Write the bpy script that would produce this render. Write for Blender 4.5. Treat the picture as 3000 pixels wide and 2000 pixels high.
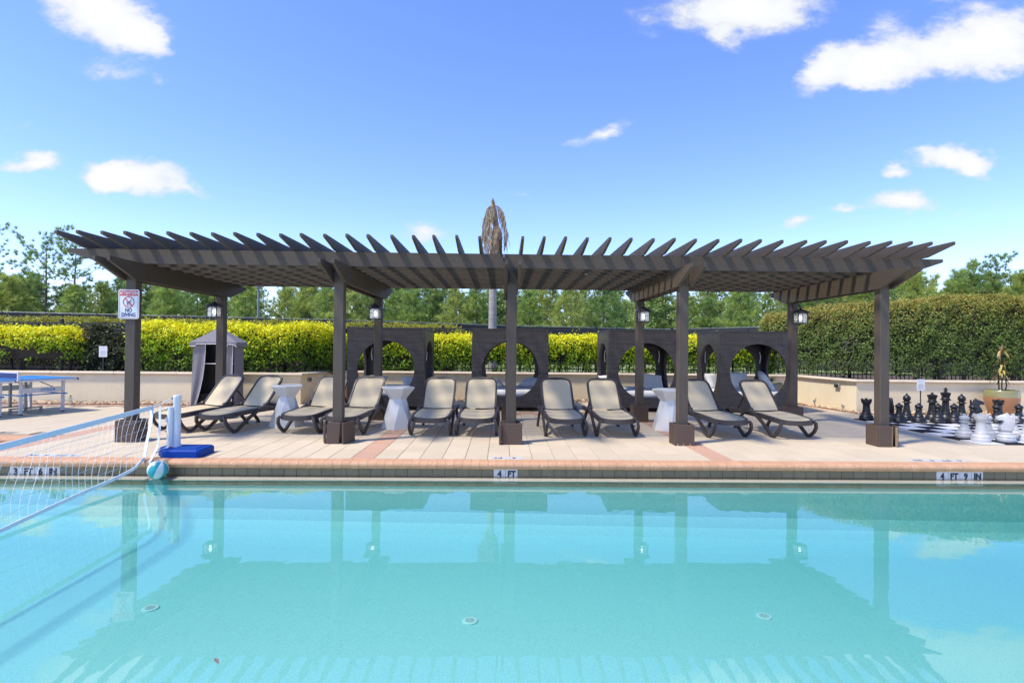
import bpy, math, random
import numpy as np
from mathutils import Vector, Matrix

# ------------------------------------------------------------------ start clean
for _o in list(bpy.data.objects):
    bpy.data.objects.remove(_o)
SC = bpy.context.scene
COL = SC.collection
rad = math.radians
random.seed(11)
RNG = np.random.default_rng(5)

# ------------------------------------------------------------------ camera
cam_d = bpy.data.cameras.new("camera")
cam = bpy.data.objects.new("camera", cam_d)
COL.objects.link(cam)
cam_d.sensor_width = 36.0
cam_d.lens = 1595.08 / 3000.0 * 36.0
cam_d.clip_start = 0.05
cam_d.clip_end = 3000.0
cam.matrix_world = (Matrix.Translation((0, 0, 1.35)) @ Matrix.Rotation(-0.0179, 4, 'Z')
                    @ Matrix.Rotation(math.pi / 2 + 0.0108, 4, 'X') @ Matrix.Rotation(0.0096, 4, 'Z'))
SC.camera = cam

# ------------------------------------------------------------------ world, sun, exposure
SUN_DIR = Vector((0.55, 0.27, -1.0)).normalized()          # direction in which the light travels
_s = -SUN_DIR
SUN_EL = math.asin(_s.z)
SUN_AZ = math.atan2(_s.x, _s.y)                            # from +Y towards +X
SC.view_settings.view_transform = 'Standard'
SC.view_settings.look = 'None'
SC.view_settings.gamma = 1.0
SC.view_settings.use_curve_mapping = False
SC.view_settings.exposure = 1.5

sun_d = bpy.data.lights.new("sun", 'SUN')
sun_d.energy = 1.85
sun_d.angle = rad(5.5)
sun_d.color = (1.0, 0.93, 0.82)
sun = bpy.data.objects.new("sun", sun_d)
COL.objects.link(sun)
sun.location = (-20, -10, 40)
sun.rotation_euler = SUN_DIR.to_track_quat('-Z', 'Y').to_euler()

W = bpy.data.worlds.new("World")
SC.world = W
W.use_nodes = True
nt = W.node_tree
nt.nodes.clear()


def N(tree, kind, **kw):
    n = tree.nodes.new(kind)
    for k, v in kw.items():
        setattr(n, k, v)
    return n


def LK(tree, a, b):
    tree.links.new(a, b)


def wmath(op, a, b=None, c=None, clamp=False):
    n = N(nt, 'ShaderNodeMath', operation=op, use_clamp=clamp)
    for i, v in enumerate((a, b, c)):
        if v is None:
            continue
        if isinstance(v, (int, float)):
            n.inputs[i].default_value = v
        else:
            LK(nt, v, n.inputs[i])
    return n.outputs[0]


sky = N(nt, 'ShaderNodeTexSky', sky_type='NISHITA')
sky.sun_disc = False
sky.sun_elevation = SUN_EL
sky.sun_rotation = SUN_AZ
sky.altitude = 1200.0
sky.air_density = 1.0
sky.dust_density = 0.12
sky.ozone_density = 2.4
hsv = N(nt, 'ShaderNodeHueSaturation')
hsv.inputs['Saturation'].default_value = 1.14
hsv.inputs['Hue'].default_value = 0.504
LK(nt, sky.outputs[0], hsv.inputs['Color'])
bg_sky = N(nt, 'ShaderNodeBackground')
bg_sky.inputs[1].default_value = 0.113
tint = N(nt, 'ShaderNodeMix', data_type='RGBA', blend_type='MULTIPLY')
tint.inputs[0].default_value = 1.0
tint.inputs[7].default_value = (1.0, 0.91, 1.06, 1)
LK(nt, hsv.outputs[0], tint.inputs[6])
LK(nt, tint.outputs[2], bg_sky.inputs[0])

# fair-weather clouds, placed by direction on the sky
CLOUDS = [(-0.741,0.604,0.125,0.060,-20,1.15),(-0.660,0.553,0.047,0.025,-40,0.75),(-0.709,0.498,0.066,0.020,0,0.42),(-0.632,0.481,0.019,0.016,0,0.35),(-0.855,0.329,0.060,0.016,5,0.85),(-0.672,0.302,0.094,0.031,0,1.10),(-0.570,0.282,0.038,0.014,-15,0.55),(-0.711,0.297,0.038,0.025,0,0.80),(-0.141,0.211,0.047,0.020,0,0.60),(0.445,0.632,0.157,0.047,0,1.15),(0.401,0.577,0.034,0.019,0,0.50),(0.253,0.606,0.044,0.025,-35,0.38),(0.709,0.544,0.144,0.045,8,1.15),(0.910,0.584,0.119,0.066,10,1.20),(0.586,0.510,0.056,0.028,40,0.70),(0.690,0.505,0.069,0.025,0,0.60),(0.722,0.612,0.056,0.028,0,0.38),(0.175,0.394,0.066,0.015,22,0.62),(0.832,0.362,0.085,0.021,-3,1.00),(0.885,0.348,0.028,0.019,-20,0.70),(0.734,0.338,0.034,0.014,0,0.80),(0.748,0.278,0.072,0.023,3,0.95),(0.636,0.264,0.038,0.009,8,0.60),(0.546,0.234,0.028,0.013,0,0.60),(-0.878,0.396,0.034,0.011,15,0.25),(0.845,0.258,0.038,0.009,15,0.25),(0.028,0.280,0.028,0.006,8,0.30),(0.819,0.656,0.038,0.013,0,0.30)]
tc = N(nt, 'ShaderNodeTexCoord')
sx = N(nt, 'ShaderNodeSeparateXYZ')
LK(nt, tc.outputs['Generated'], sx.inputs[0])
ysafe = wmath('MAXIMUM', sx.outputs[1], 0.05)
cu = wmath('DIVIDE', sx.outputs[0], ysafe)
cv = wmath('DIVIDE', sx.outputs[2], ysafe)
cuv = N(nt, 'ShaderNodeCombineXYZ')
LK(nt, cu, cuv.inputs[0])
LK(nt, cv, cuv.inputs[1])
scl = N(nt, 'ShaderNodeVectorMath', operation='MULTIPLY')
scl.inputs[1].default_value = (1.0, 1.7, 1.0)
LK(nt, cuv.outputs[0], scl.inputs[0])
ns = N(nt, 'ShaderNodeTexNoise')
ns.inputs['Scale'].default_value = 9.0
ns.inputs['Detail'].default_value = 7.0
ns.inputs['Roughness'].default_value = 0.6
LK(nt, scl.outputs[0], ns.inputs['Vector'])
off = N(nt, 'ShaderNodeVectorMath', operation='SUBTRACT')
off.inputs[1].default_value = (0.5, 0.5, 0.5)
LK(nt, ns.outputs['Color'], off.inputs[0])
offs = N(nt, 'ShaderNodeVectorMath', operation='MULTIPLY')
offs.inputs[1].default_value = (0.085, 0.06, 0.0)
LK(nt, off.outputs[0], offs.inputs[0])
warp = N(nt, 'ShaderNodeVectorMath', operation='ADD')
LK(nt, cuv.outputs[0], warp.inputs[0])
LK(nt, offs.outputs[0], warp.inputs[1])
tot = None
for (uc, vc, a, b, ang, wt) in CLOUDS:
    mp = N(nt, 'ShaderNodeMapping', vector_type='TEXTURE')
    mp.inputs['Location'].default_value = (uc, vc, 0)
    mp.inputs['Rotation'].default_value = (0, 0, rad(ang))
    mp.inputs['Scale'].default_value = (a * 1.25, b * 1.35, 1)
    LK(nt, warp.outputs[0], mp.inputs[0])
    gr = N(nt, 'ShaderNodeTexGradient', gradient_type='SPHERICAL')
    LK(nt, mp.outputs[0], gr.inputs[0])
    v = wmath('MULTIPLY', gr.outputs['Fac'], wt)
    tot = v if tot is None else wmath('ADD', tot, v)
ns2 = N(nt, 'ShaderNodeTexNoise')
ns2.inputs['Scale'].default_value = 22.0
ns2.inputs['Detail'].default_value = 6.0
ns2.inputs['Roughness'].default_value = 0.62
LK(nt, scl.outputs[0], ns2.inputs['Vector'])
det = wmath('MULTIPLY', wmath('SUBTRACT', ns2.outputs['Fac'], 0.5), 0.85)
gate = wmath('MULTIPLY', tot, 4.0, clamp=True)
dens = wmath('ADD', tot, wmath('MULTIPLY', det, gate))
mr = N(nt, 'ShaderNodeMapRange', interpolation_type='SMOOTHSTEP')
mr.inputs['From Min'].default_value = 0.07
mr.inputs['From Max'].default_value = 0.62
LK(nt, dens, mr.inputs['Value'])
front = wmath('MULTIPLY', wmath('GREATER_THAN', sx.outputs[1], 0.05), wmath('GREATER_THAN', sx.outputs[2], 0.0))
cmask = wmath('MULTIPLY', wmath('MULTIPLY', mr.outputs[0], front), 0.96)
bg_cl = N(nt, 'ShaderNodeBackground')
bg_cl.inputs[0].default_value = (0.96, 0.98, 1.0, 1)
mrc = N(nt, 'ShaderNodeMapRange')
mrc.inputs['From Min'].default_value = 0.25
mrc.inputs['From Max'].default_value = 0.9
mrc.inputs['To Min'].default_value = 0.31
mrc.inputs['To Max'].default_value = 0.38
LK(nt, dens, mrc.inputs['Value'])
LK(nt, mrc.outputs[0], bg_cl.inputs[1])
mixw = N(nt, 'ShaderNodeMixShader')
LK(nt, cmask, mixw.inputs[0])
LK(nt, bg_sky.outputs[0], mixw.inputs[1])
LK(nt, bg_cl.outputs[0], mixw.inputs[2])
outw = N(nt, 'ShaderNodeOutputWorld')
LK(nt, mixw.outputs[0], outw.inputs[0])

# ------------------------------------------------------------------ materials
MAT = {}


def mat(name, col, rough=0.6, var=0.0, nscale=6.0, namt=0.0, ncol=None, stretch=(1, 1, 1), bump=0.0, bscale=None,
        metal=0.0, spec=0.5, speck=None, coat=0.0, ndetail=5.0):
    """Principled surface: base colour, per-object value variation, noise mottling to ncol, fine bump, specks."""
    m = bpy.data.materials.new(name)
    m.use_nodes = True
    t = m.node_tree
    bs = t.nodes['Principled BSDF']
    bs.inputs['Roughness'].default_value = rough
    bs.inputs['Metallic'].default_value = metal
    bs.inputs['Specular IOR Level'].default_value = spec
    if coat:
        bs.inputs['Coat Weight'].default_value = coat
        bs.inputs['Coat Roughness'].default_value = 0.1
    c4 = (*col, 1)
    cur = None
    tcn = N(t, 'ShaderNodeTexCoord')
    mp = N(t, 'ShaderNodeMapping')
    mp.inputs['Scale'].default_value = stretch
    LK(t, tcn.outputs['Object'], mp.inputs[0])
    if var or namt or bump or speck:
        oi = N(t, 'ShaderNodeObjectInfo')
        addv = N(t, 'ShaderNodeVectorMath', operation='MULTIPLY_ADD')
        LK(t, oi.outputs['Random'], addv.inputs[0])
        addv.inputs[1].default_value = (17.3, 9.1, 23.7)
        LK(t, mp.outputs[0], addv.inputs[2])
        vec = addv.outputs[0]
    if namt:
        n = N(t, 'ShaderNodeTexNoise')
        n.inputs['Scale'].default_value = nscale
        n.inputs['Detail'].default_value = ndetail
        n.inputs['Roughness'].default_value = 0.6
        LK(t, vec, n.inputs['Vector'])
        r = N(t, 'ShaderNodeMapRange')
        r.inputs['From Min'].default_value = 0.32
        r.inputs['From Max'].default_value = 0.68
        r.inputs['To Max'].default_value = namt
        LK(t, n.outputs['Fac'], r.inputs['Value'])
        mx = N(t, 'ShaderNodeMix', data_type='RGBA')
        mx.inputs[6].default_value = c4
        mx.inputs[7].default_value = (*(ncol or tuple(x * 0.6 for x in col)), 1)
        LK(t, r.outputs[0], mx.inputs[0])
        cur = mx.outputs[2]
    if speck:
        scol, sscale, sthr = speck
        n = N(t, 'ShaderNodeTexNoise')
        n.inputs['Scale'].default_value = sscale
        n.inputs['Detail'].default_value = 2.0
        LK(t, vec, n.inputs['Vector'])
        r = N(t, 'ShaderNodeMapRange')
        r.inputs['From Min'].default_value = sthr
        r.inputs['From Max'].default_value = sthr + 0.08
        LK(t, n.outputs['Fac'], r.inputs['Value'])
        mx = N(t, 'ShaderNodeMix', data_type='RGBA')
        mx.inputs[6].default_value = c4
        mx.inputs[7].default_value = (*scol, 1)
        LK(t, r.outputs[0], mx.inputs[0])
        if cur is not None:
            LK(t, cur, mx.inputs[6])
        cur = mx.outputs[2]
    if var:
        hs = N(t, 'ShaderNodeHueSaturation')
        hs.inputs['Color'].default_value = c4
        if cur is not None:
            LK(t, cur, hs.inputs['Color'])
        r = N(t, 'ShaderNodeMapRange')
        r.inputs['To Min'].default_value = 1 - var
        r.inputs['To Max'].default_value = 1 + var
        LK(t, oi.outputs['Random'], r.inputs['Value'])
        LK(t, r.outputs[0], hs.inputs['Value'])
        cur = hs.outputs[0]
    if cur is not None:
        LK(t, cur, bs.inputs['Base Color'])
    else:
        bs.inputs['Base Color'].default_value = c4
    if bump:
        n = N(t, 'ShaderNodeTexNoise')
        n.inputs['Scale'].default_value = bscale or nscale * 4
        n.inputs['Detail'].default_value = 4.0
        LK(t, vec, n.inputs['Vector'])
        b = N(t, 'ShaderNodeBump')
        b.inputs['Strength'].default_value = 1.0
        b.inputs['Distance'].default_value = bump
        LK(t, n.outputs['Fac'], b.inputs['Height'])
        LK(t, b.outputs[0], bs.inputs['Normal'])
    MAT[name] = m
    return m


def foliage_mat(name, trans=0.35, rough=0.5):
    m = bpy.data.materials.new(name)
    m.use_nodes = True
    t = m.node_tree
    bs = t.nodes['Principled BSDF']
    at = N(t, 'ShaderNodeAttribute', attribute_name='Col')
    bs.inputs['Roughness'].default_value = rough
    bs.inputs['Specular IOR Level'].default_value = 0.3
    LK(t, at.outputs['Color'], bs.inputs['Base Color'])
    tr = N(t, 'ShaderNodeBsdfTranslucent')
    LK(t, at.outputs['Color'], tr.inputs[0])
    mx = N(t, 'ShaderNodeMixShader')
    mx.inputs[0].default_value = trans
    LK(t, bs.outputs[0], mx.inputs[1])
    LK(t, tr.outputs[0], mx.inputs[2])
    LK(t, mx.outputs[0], t.nodes['Material Output'].inputs[0])
    MAT[name] = m


PAINT = (0.080, 0.060, 0.042)
for nm, st in (('wood_x', (1.2, 22, 22)), ('wood_y', (22, 1.2, 22)), ('wood_z', (22, 22, 1.2))):
    mat(nm, PAINT, 0.62, var=0.2, nscale=2.6, namt=0.55, ncol=(0.048, 0.037, 0.027), stretch=st, bump=0.0016, bscale=6)
mat('base_wood', (0.088, 0.055, 0.035), 0.6, var=0.12, nscale=3, namt=0.5, ncol=(0.07, 0.05, 0.045), stretch=(18, 18, 1.2), bump=0.0015, bscale=6)
mat('raw_wood', (0.36, 0.25, 0.15), 0.8, nscale=12, namt=0.6)
mat('paver', (0.60, 0.495, 0.338), 0.75, var=0.06, nscale=2.2, namt=0.65, ncol=(0.53, 0.425, 0.28), bump=0.0012, bscale=160,
    speck=((0.63, 0.55, 0.46), 120.0, 0.60))
mat('paver_peach', (0.53, 0.31, 0.20), 0.75, var=0.05, nscale=4, namt=0.5, ncol=(0.45, 0.25, 0.155), bump=0.0012, bscale=160,
    speck=((0.74, 0.58, 0.46), 90.0, 0.60))
mat('joint', (0.30, 0.25, 0.20), 0.9, nscale=5, namt=0.5)
mat('coping', (0.56, 0.31, 0.165), 0.8, var=0.05, nscale=9, namt=0.55, ncol=(0.44, 0.225, 0.12), bump=0.0015, bscale=70,
    speck=((0.80, 0.68, 0.56), 75.0, 0.64))
mat('grout', (0.42, 0.36, 0.30), 0.9, nscale=8, namt=0.4)
mat('tile_olive', (0.180, 0.158, 0.088), 0.35, var=0.10, nscale=10, namt=0.5, ncol=(0.13, 0.118, 0.075))
mat('tile_low', (0.20, 0.24, 0.20), 0.3, var=0.10, nscale=10, namt=0.5, ncol=(0.15, 0.19, 0.16))
mat('tile_white', (0.60, 0.60, 0.59), 0.3, var=0.03)
mat('ledge', (0.62, 0.59, 0.53), 0.6, nscale=5, namt=0.4, ncol=(0.55, 0.52, 0.47))
mat('drain_white', (0.92, 0.93, 0.92), 0.4)
mat('ink', (0.015, 0.017, 0.025), 0.5)
mat('ink_blue', (0.015, 0.03, 0.16), 0.5)
mat('ink_red', (0.55, 0.012, 0.03), 0.45)
mat('sign_white', (0.66, 0.67, 0.68), 0.4)
mat('ink_grey', (0.30, 0.30, 0.33), 0.6)
mat('wall', (0.79, 0.675, 0.455), 0.88, nscale=2.2, namt=0.6, ncol=(0.69, 0.575, 0.375), stretch=(1.3, 1.3, .45), bump=0.004, bscale=45)
mat('wall_cap', (0.60, 0.50, 0.36), 0.8, var=0.05, nscale=4, namt=0.5, ncol=(0.43, 0.345, 0.24), bump=0.002, bscale=50)
mat('soil', (0.10, 0.07, 0.045), 0.95, nscale=8, namt=0.6)
mat('ground', (0.16, 0.22, 0.06), 0.95, nscale=0.6, namt=0.7, ncol=(0.26, 0.25, 0.12))
mat('resin', (0.056, 0.046, 0.043), 0.5, nscale=20, namt=0.25, bump=0.0006, bscale=150)
mat('plastic_white', (0.64, 0.65, 0.66), 0.35)
mat('plastic_table', (0.70, 0.675, 0.61), 0.45, nscale=2, namt=0.12, ncol=(0.65, 0.625, 0.565))
mat('plastic_blue', (0.003, 0.045, 0.27), 0.55, spec=0.12)
mat('net_white', (0.68, 0.71, 0.74), 0.6)
mat('net_blue', (0.58, 0.70, 0.80), 0.6)
mat('teal', (0.02, 0.33, 0.36), 0.35)
mat('ball_white', (0.62, 0.63, 0.59), 0.35)
mat('metal_black', (0.022, 0.023, 0.026), 0.45, var=0.1)
mat('screen_black', (0.018, 0.018, 0.02), 0.75, nscale=3, namt=0.5, ncol=(0.03, 0.03, 0.033), stretch=(1, 1, 6))
mat('lantern_metal', (0.035, 0.035, 0.04), 0.4, metal=0.3)
mat('grey_metal', (0.34, 0.34, 0.33), 0.45, metal=0.5)
mat('tent', (0.205, 0.19, 0.205), 0.85, nscale=5, namt=0.4, ncol=(0.165, 0.157, 0.183), bump=0.004, bscale=9)
mat('tent_dark', (0.012, 0.012, 0.014), 0.9)
mat('piping', (0.72, 0.72, 0.74), 0.7)
mat('cushion', (0.72, 0.70, 0.66), 0.85, nscale=5, namt=0.2, ncol=(0.64, 0.63, 0.61), bump=0.006, bscale=7)
mat('chess_black', (0.016, 0.016, 0.018), 0.4)
mat('chess_white', (0.52, 0.515, 0.50), 0.4)
mat('board_black', (0.014, 0.014, 0.022), 0.85, var=0.15, spec=0.15)
mat('board_white', (0.58, 0.58, 0.58), 0.8, var=0.02, spec=0.15)
mat('terracotta', (0.36, 0.165, 0.075), 0.35, nscale=6, namt=0.4, ncol=(0.29, 0.13, 0.06), coat=0.3)
mat('glaze', (0.25, 0.225, 0.085), 0.25, nscale=5, namt=0.4, ncol=(0.20, 0.18, 0.065), coat=0.5)
mat('bark', (0.20, 0.165, 0.135), 0.9, nscale=5, namt=0.7, ncol=(0.11, 0.09, 0.075), stretch=(6, 6, 1))
mat('bark_shade_core', (0.035, 0.029, 0.02), 0.9, nscale=8, namt=0.6)  # stems, and the solid hedge core darkened to show shade between leaves
mat('palm_bark', (0.42, 0.385, 0.345), 0.9, nscale=2.5, namt=0.8, ncol=(0.23, 0.21, 0.185), stretch=(1.5, 1.5, 9), bump=0.01, bscale=8)
mat('palm_fibre', (0.30, 0.215, 0.14), 0.95, nscale=8, namt=0.9, ncol=(0.12, 0.08, 0.055), bump=0.03, bscale=12)
mat('tt_blue', (0.01, 0.20, 0.52), 0.45)
mat('tt_white', (0.60, 0.61, 0.62), 0.4)
mat('tt_navy', (0.01, 0.02, 0.12), 0.5)
mat('lamp_grey', (0.20, 0.22, 0.24), 0.5)
foliage_mat('leaf', 0.36)
foliage_mat('needle', 0.5, 0.6)
foliage_mat('stone_col', 0.0, 0.85)

# beige woven sling
m = mat('sling', (0.76, 0.625, 0.395), 0.8, nscale=1.5, namt=0.35, ncol=(0.68, 0.55, 0.34), bump=0.0008, bscale=170)
t = m.node_tree
tr = N(t, 'ShaderNodeBsdfTranslucent')
tr.inputs[0].default_value = (0.55, 0.48, 0.36, 1)
mx = N(t, 'ShaderNodeMixShader')
mx.inputs[0].default_value = 0.22
LK(t, t.nodes['Principled BSDF'].outputs[0], mx.inputs[1])
LK(t, tr.outputs[0], mx.inputs[2])
LK(t, mx.outputs[0], t.nodes['Material Output'].inputs[0])

# wicker: horizontal strands over upright stakes
m = bpy.data.materials.new('wicker')
MAT['wicker'] = m
m.use_nodes = True
t = m.node_tree
bs = t.nodes['Principled BSDF']
bs.inputs['Roughness'].default_value = 0.45
tcn = N(t, 'ShaderNodeTexCoord')
sp = N(t, 'ShaderNodeSeparateXYZ')
LK(t, tcn.outputs['Object'], sp.inputs[0])
sxy = N(t, 'ShaderNodeMath', operation='ADD')
LK(t, sp.outputs[0], sxy.inputs[0])
LK(t, sp.outputs[1], sxy.inputs[1])
cb = N(t, 'ShaderNodeCombineXYZ')
LK(t, sxy.outputs[0], cb.inputs[0])
LK(t, sp.outputs[2], cb.inputs[1])
br = N(t, 'ShaderNodeTexBrick')
br.offset = 0.0
br.inputs['Scale'].default_value = 1.0
br.inputs['Brick Width'].default_value = 0.052
br.inputs['Row Height'].default_value = 0.036
br.inputs['Mortar Size'].default_value = 0.003
br.inputs['Mortar Smooth'].default_value = 0.6
br.inputs['Color1'].default_value = (0.048, 0.041, 0.045, 1)
br.inputs['Color2'].default_value = (0.040, 0.034, 0.0375, 1)
br.inputs['Mortar'].default_value = (0.003, 0.003, 0.003, 1)
LK(t, cb.outputs[0], br.inputs['Vector'])
nz = N(t, 'ShaderNodeTexNoise')
nz.inputs['Scale'].default_value = 3.0
mpz = N(t, 'ShaderNodeMapping')
mpz.inputs['Scale'].default_value = (0.5, 7.0, 1)
LK(t, cb.outputs[0], mpz.inputs[0])
LK(t, mpz.outputs[0], nz.inputs['Vector'])
hs = N(t, 'ShaderNodeHueSaturation')
rr = N(t, 'ShaderNodeMapRange')
rr.inputs['From Min'].default_value = 0.3
rr.inputs['From Max'].default_value = 0.7
rr.inputs['To Min'].default_value = 0.55
rr.inputs['To Max'].default_value = 1.45
LK(t, nz.outputs['Fac'], rr.inputs['Value'])
LK(t, rr.outputs[0], hs.inputs['Value'])
LK(t, br.outputs['Color'], hs.inputs['Color'])
LK(t, hs.outputs[0], bs.inputs['Base Color'])
bp = N(t, 'ShaderNodeBump')
bp.inputs['Distance'].default_value = 0.004
bp.invert = True
LK(t, br.outputs['Fac'], bp.inputs['Height'])
LK(t, bp.outputs[0], bs.inputs['Normal'])

# pool plaster: pale aqua aggregate
mat('plaster', (0.56, 0.82, 0.80), 0.7, nscale=0.9, namt=0.30, ncol=(0.53, 0.78, 0.77),
    speck=((0.49, 0.735, 0.73), 85.0, 0.48))

# water: a clear, weakly rippled surface over water that absorbs red
m = bpy.data.materials.new('water')
MAT['water'] = m
m.use_nodes = True
t = m.node_tree
t.nodes.remove(t.nodes['Principled BSDF'])
tcn = N(t, 'ShaderNodeTexCoord')
mp = N(t, 'ShaderNodeMapping')
mp.inputs['Scale'].default_value = (1.0, 1.0, 1.0)
LK(t, tcn.outputs['Object'], mp.inputs[0])
n1 = N(t, 'ShaderNodeTexNoise')
n1.inputs['Scale'].default_value = 3.2
n1.inputs['Detail'].default_value = 2.5
n1.inputs['Roughness'].default_value = 0.55
LK(t, mp.outputs[0], n1.inputs['Vector'])
bp = N(t, 'ShaderNodeBump')
bp.inputs['Strength'].default_value = 1.0
bp.inputs['Distance'].default_value = 0.0009
LK(t, n1.outputs['Fac'], bp.inputs['Height'])
fr = N(t, 'ShaderNodeFresnel')
fr.inputs['IOR'].default_value = 1.75
LK(t, bp.outputs[0], fr.inputs['Normal'])
gl = N(t, 'ShaderNodeBsdfGlossy')
gl.inputs['Roughness'].default_value = 0.0
LK(t, bp.outputs[0], gl.inputs['Normal'])
tp = N(t, 'ShaderNodeBsdfTransparent')
tp.inputs[0].default_value = (1, 1, 1, 1)
mx = N(t, 'ShaderNodeMixShader')
LK(t, fr.outputs[0], mx.inputs[0])
LK(t, tp.outputs[0], mx.inputs[1])
LK(t, gl.outputs[0], mx.inputs[2])
LK(t, mx.outputs[0], t.nodes['Material Output'].inputs[0])
va = N(t, 'ShaderNodeVolumeAbsorption')
va.inputs['Color'].default_value = (0.0, 0.62, 0.68, 1)
va.inputs['Density'].default_value = 0.52
LK(t, va.outputs[0], t.nodes['Material Output'].inputs[1])

# lantern glass and lit bulb
m = bpy.data.materials.new('lantern_glass')
MAT['lantern_glass'] = m
m.use_nodes = True
t = m.node_tree
t.nodes.remove(t.nodes['Principled BSDF'])
gl = N(t, 'ShaderNodeBsdfGlossy')
gl.inputs['Roughness'].default_value = 0.12
df = N(t, 'ShaderNodeBsdfTranslucent')
df.inputs[0].default_value = (0.85, 0.85, 0.82, 1)
tp = N(t, 'ShaderNodeBsdfTransparent')
mx = N(t, 'ShaderNodeMixShader')
mx.inputs[0].default_value = 0.20
LK(t, tp.outputs[0], mx.inputs[1])
LK(t, df.outputs[0], mx.inputs[2])
mx2 = N(t, 'ShaderNodeMixShader')
mx2.inputs[0].default_value = 0.12
LK(t, mx.outputs[0], mx2.inputs[1])
LK(t, gl.outputs[0], mx2.inputs[2])
LK(t, mx2.outputs[0], t.nodes['Material Output'].inputs[0])
m = bpy.data.materials.new('bulb_lit')
MAT['bulb_lit'] = m
m.use_nodes = True
bs = m.node_tree.nodes['Principled BSDF']
bs.inputs['Emission Color'].default_value = (1, 0.96, 0.88, 1)
bs.inputs['Emission Strength'].default_value = 1.5
m = bpy.data.materials.new('clear_plastic')
MAT['clear_plastic'] = m
m.use_nodes = True
t = m.node_tree
t.nodes.remove(t.nodes['Principled BSDF'])
gl = N(t, 'ShaderNodeBsdfGlossy')
gl.inputs['Roughness'].default_value = 0.1
tp = N(t, 'ShaderNodeBsdfTransparent')
tp.inputs[0].default_value = (0.80, 0.84, 0.82, 1)
mx = N(t, 'ShaderNodeMixShader')
mx.inputs[0].default_value = 0.2
LK(t, tp.outputs[0], mx.inputs[1])
LK(t, gl.outputs[0], mx.inputs[2])
LK(t, mx.outputs[0], t.nodes['Material Output'].inputs[0])


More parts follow.
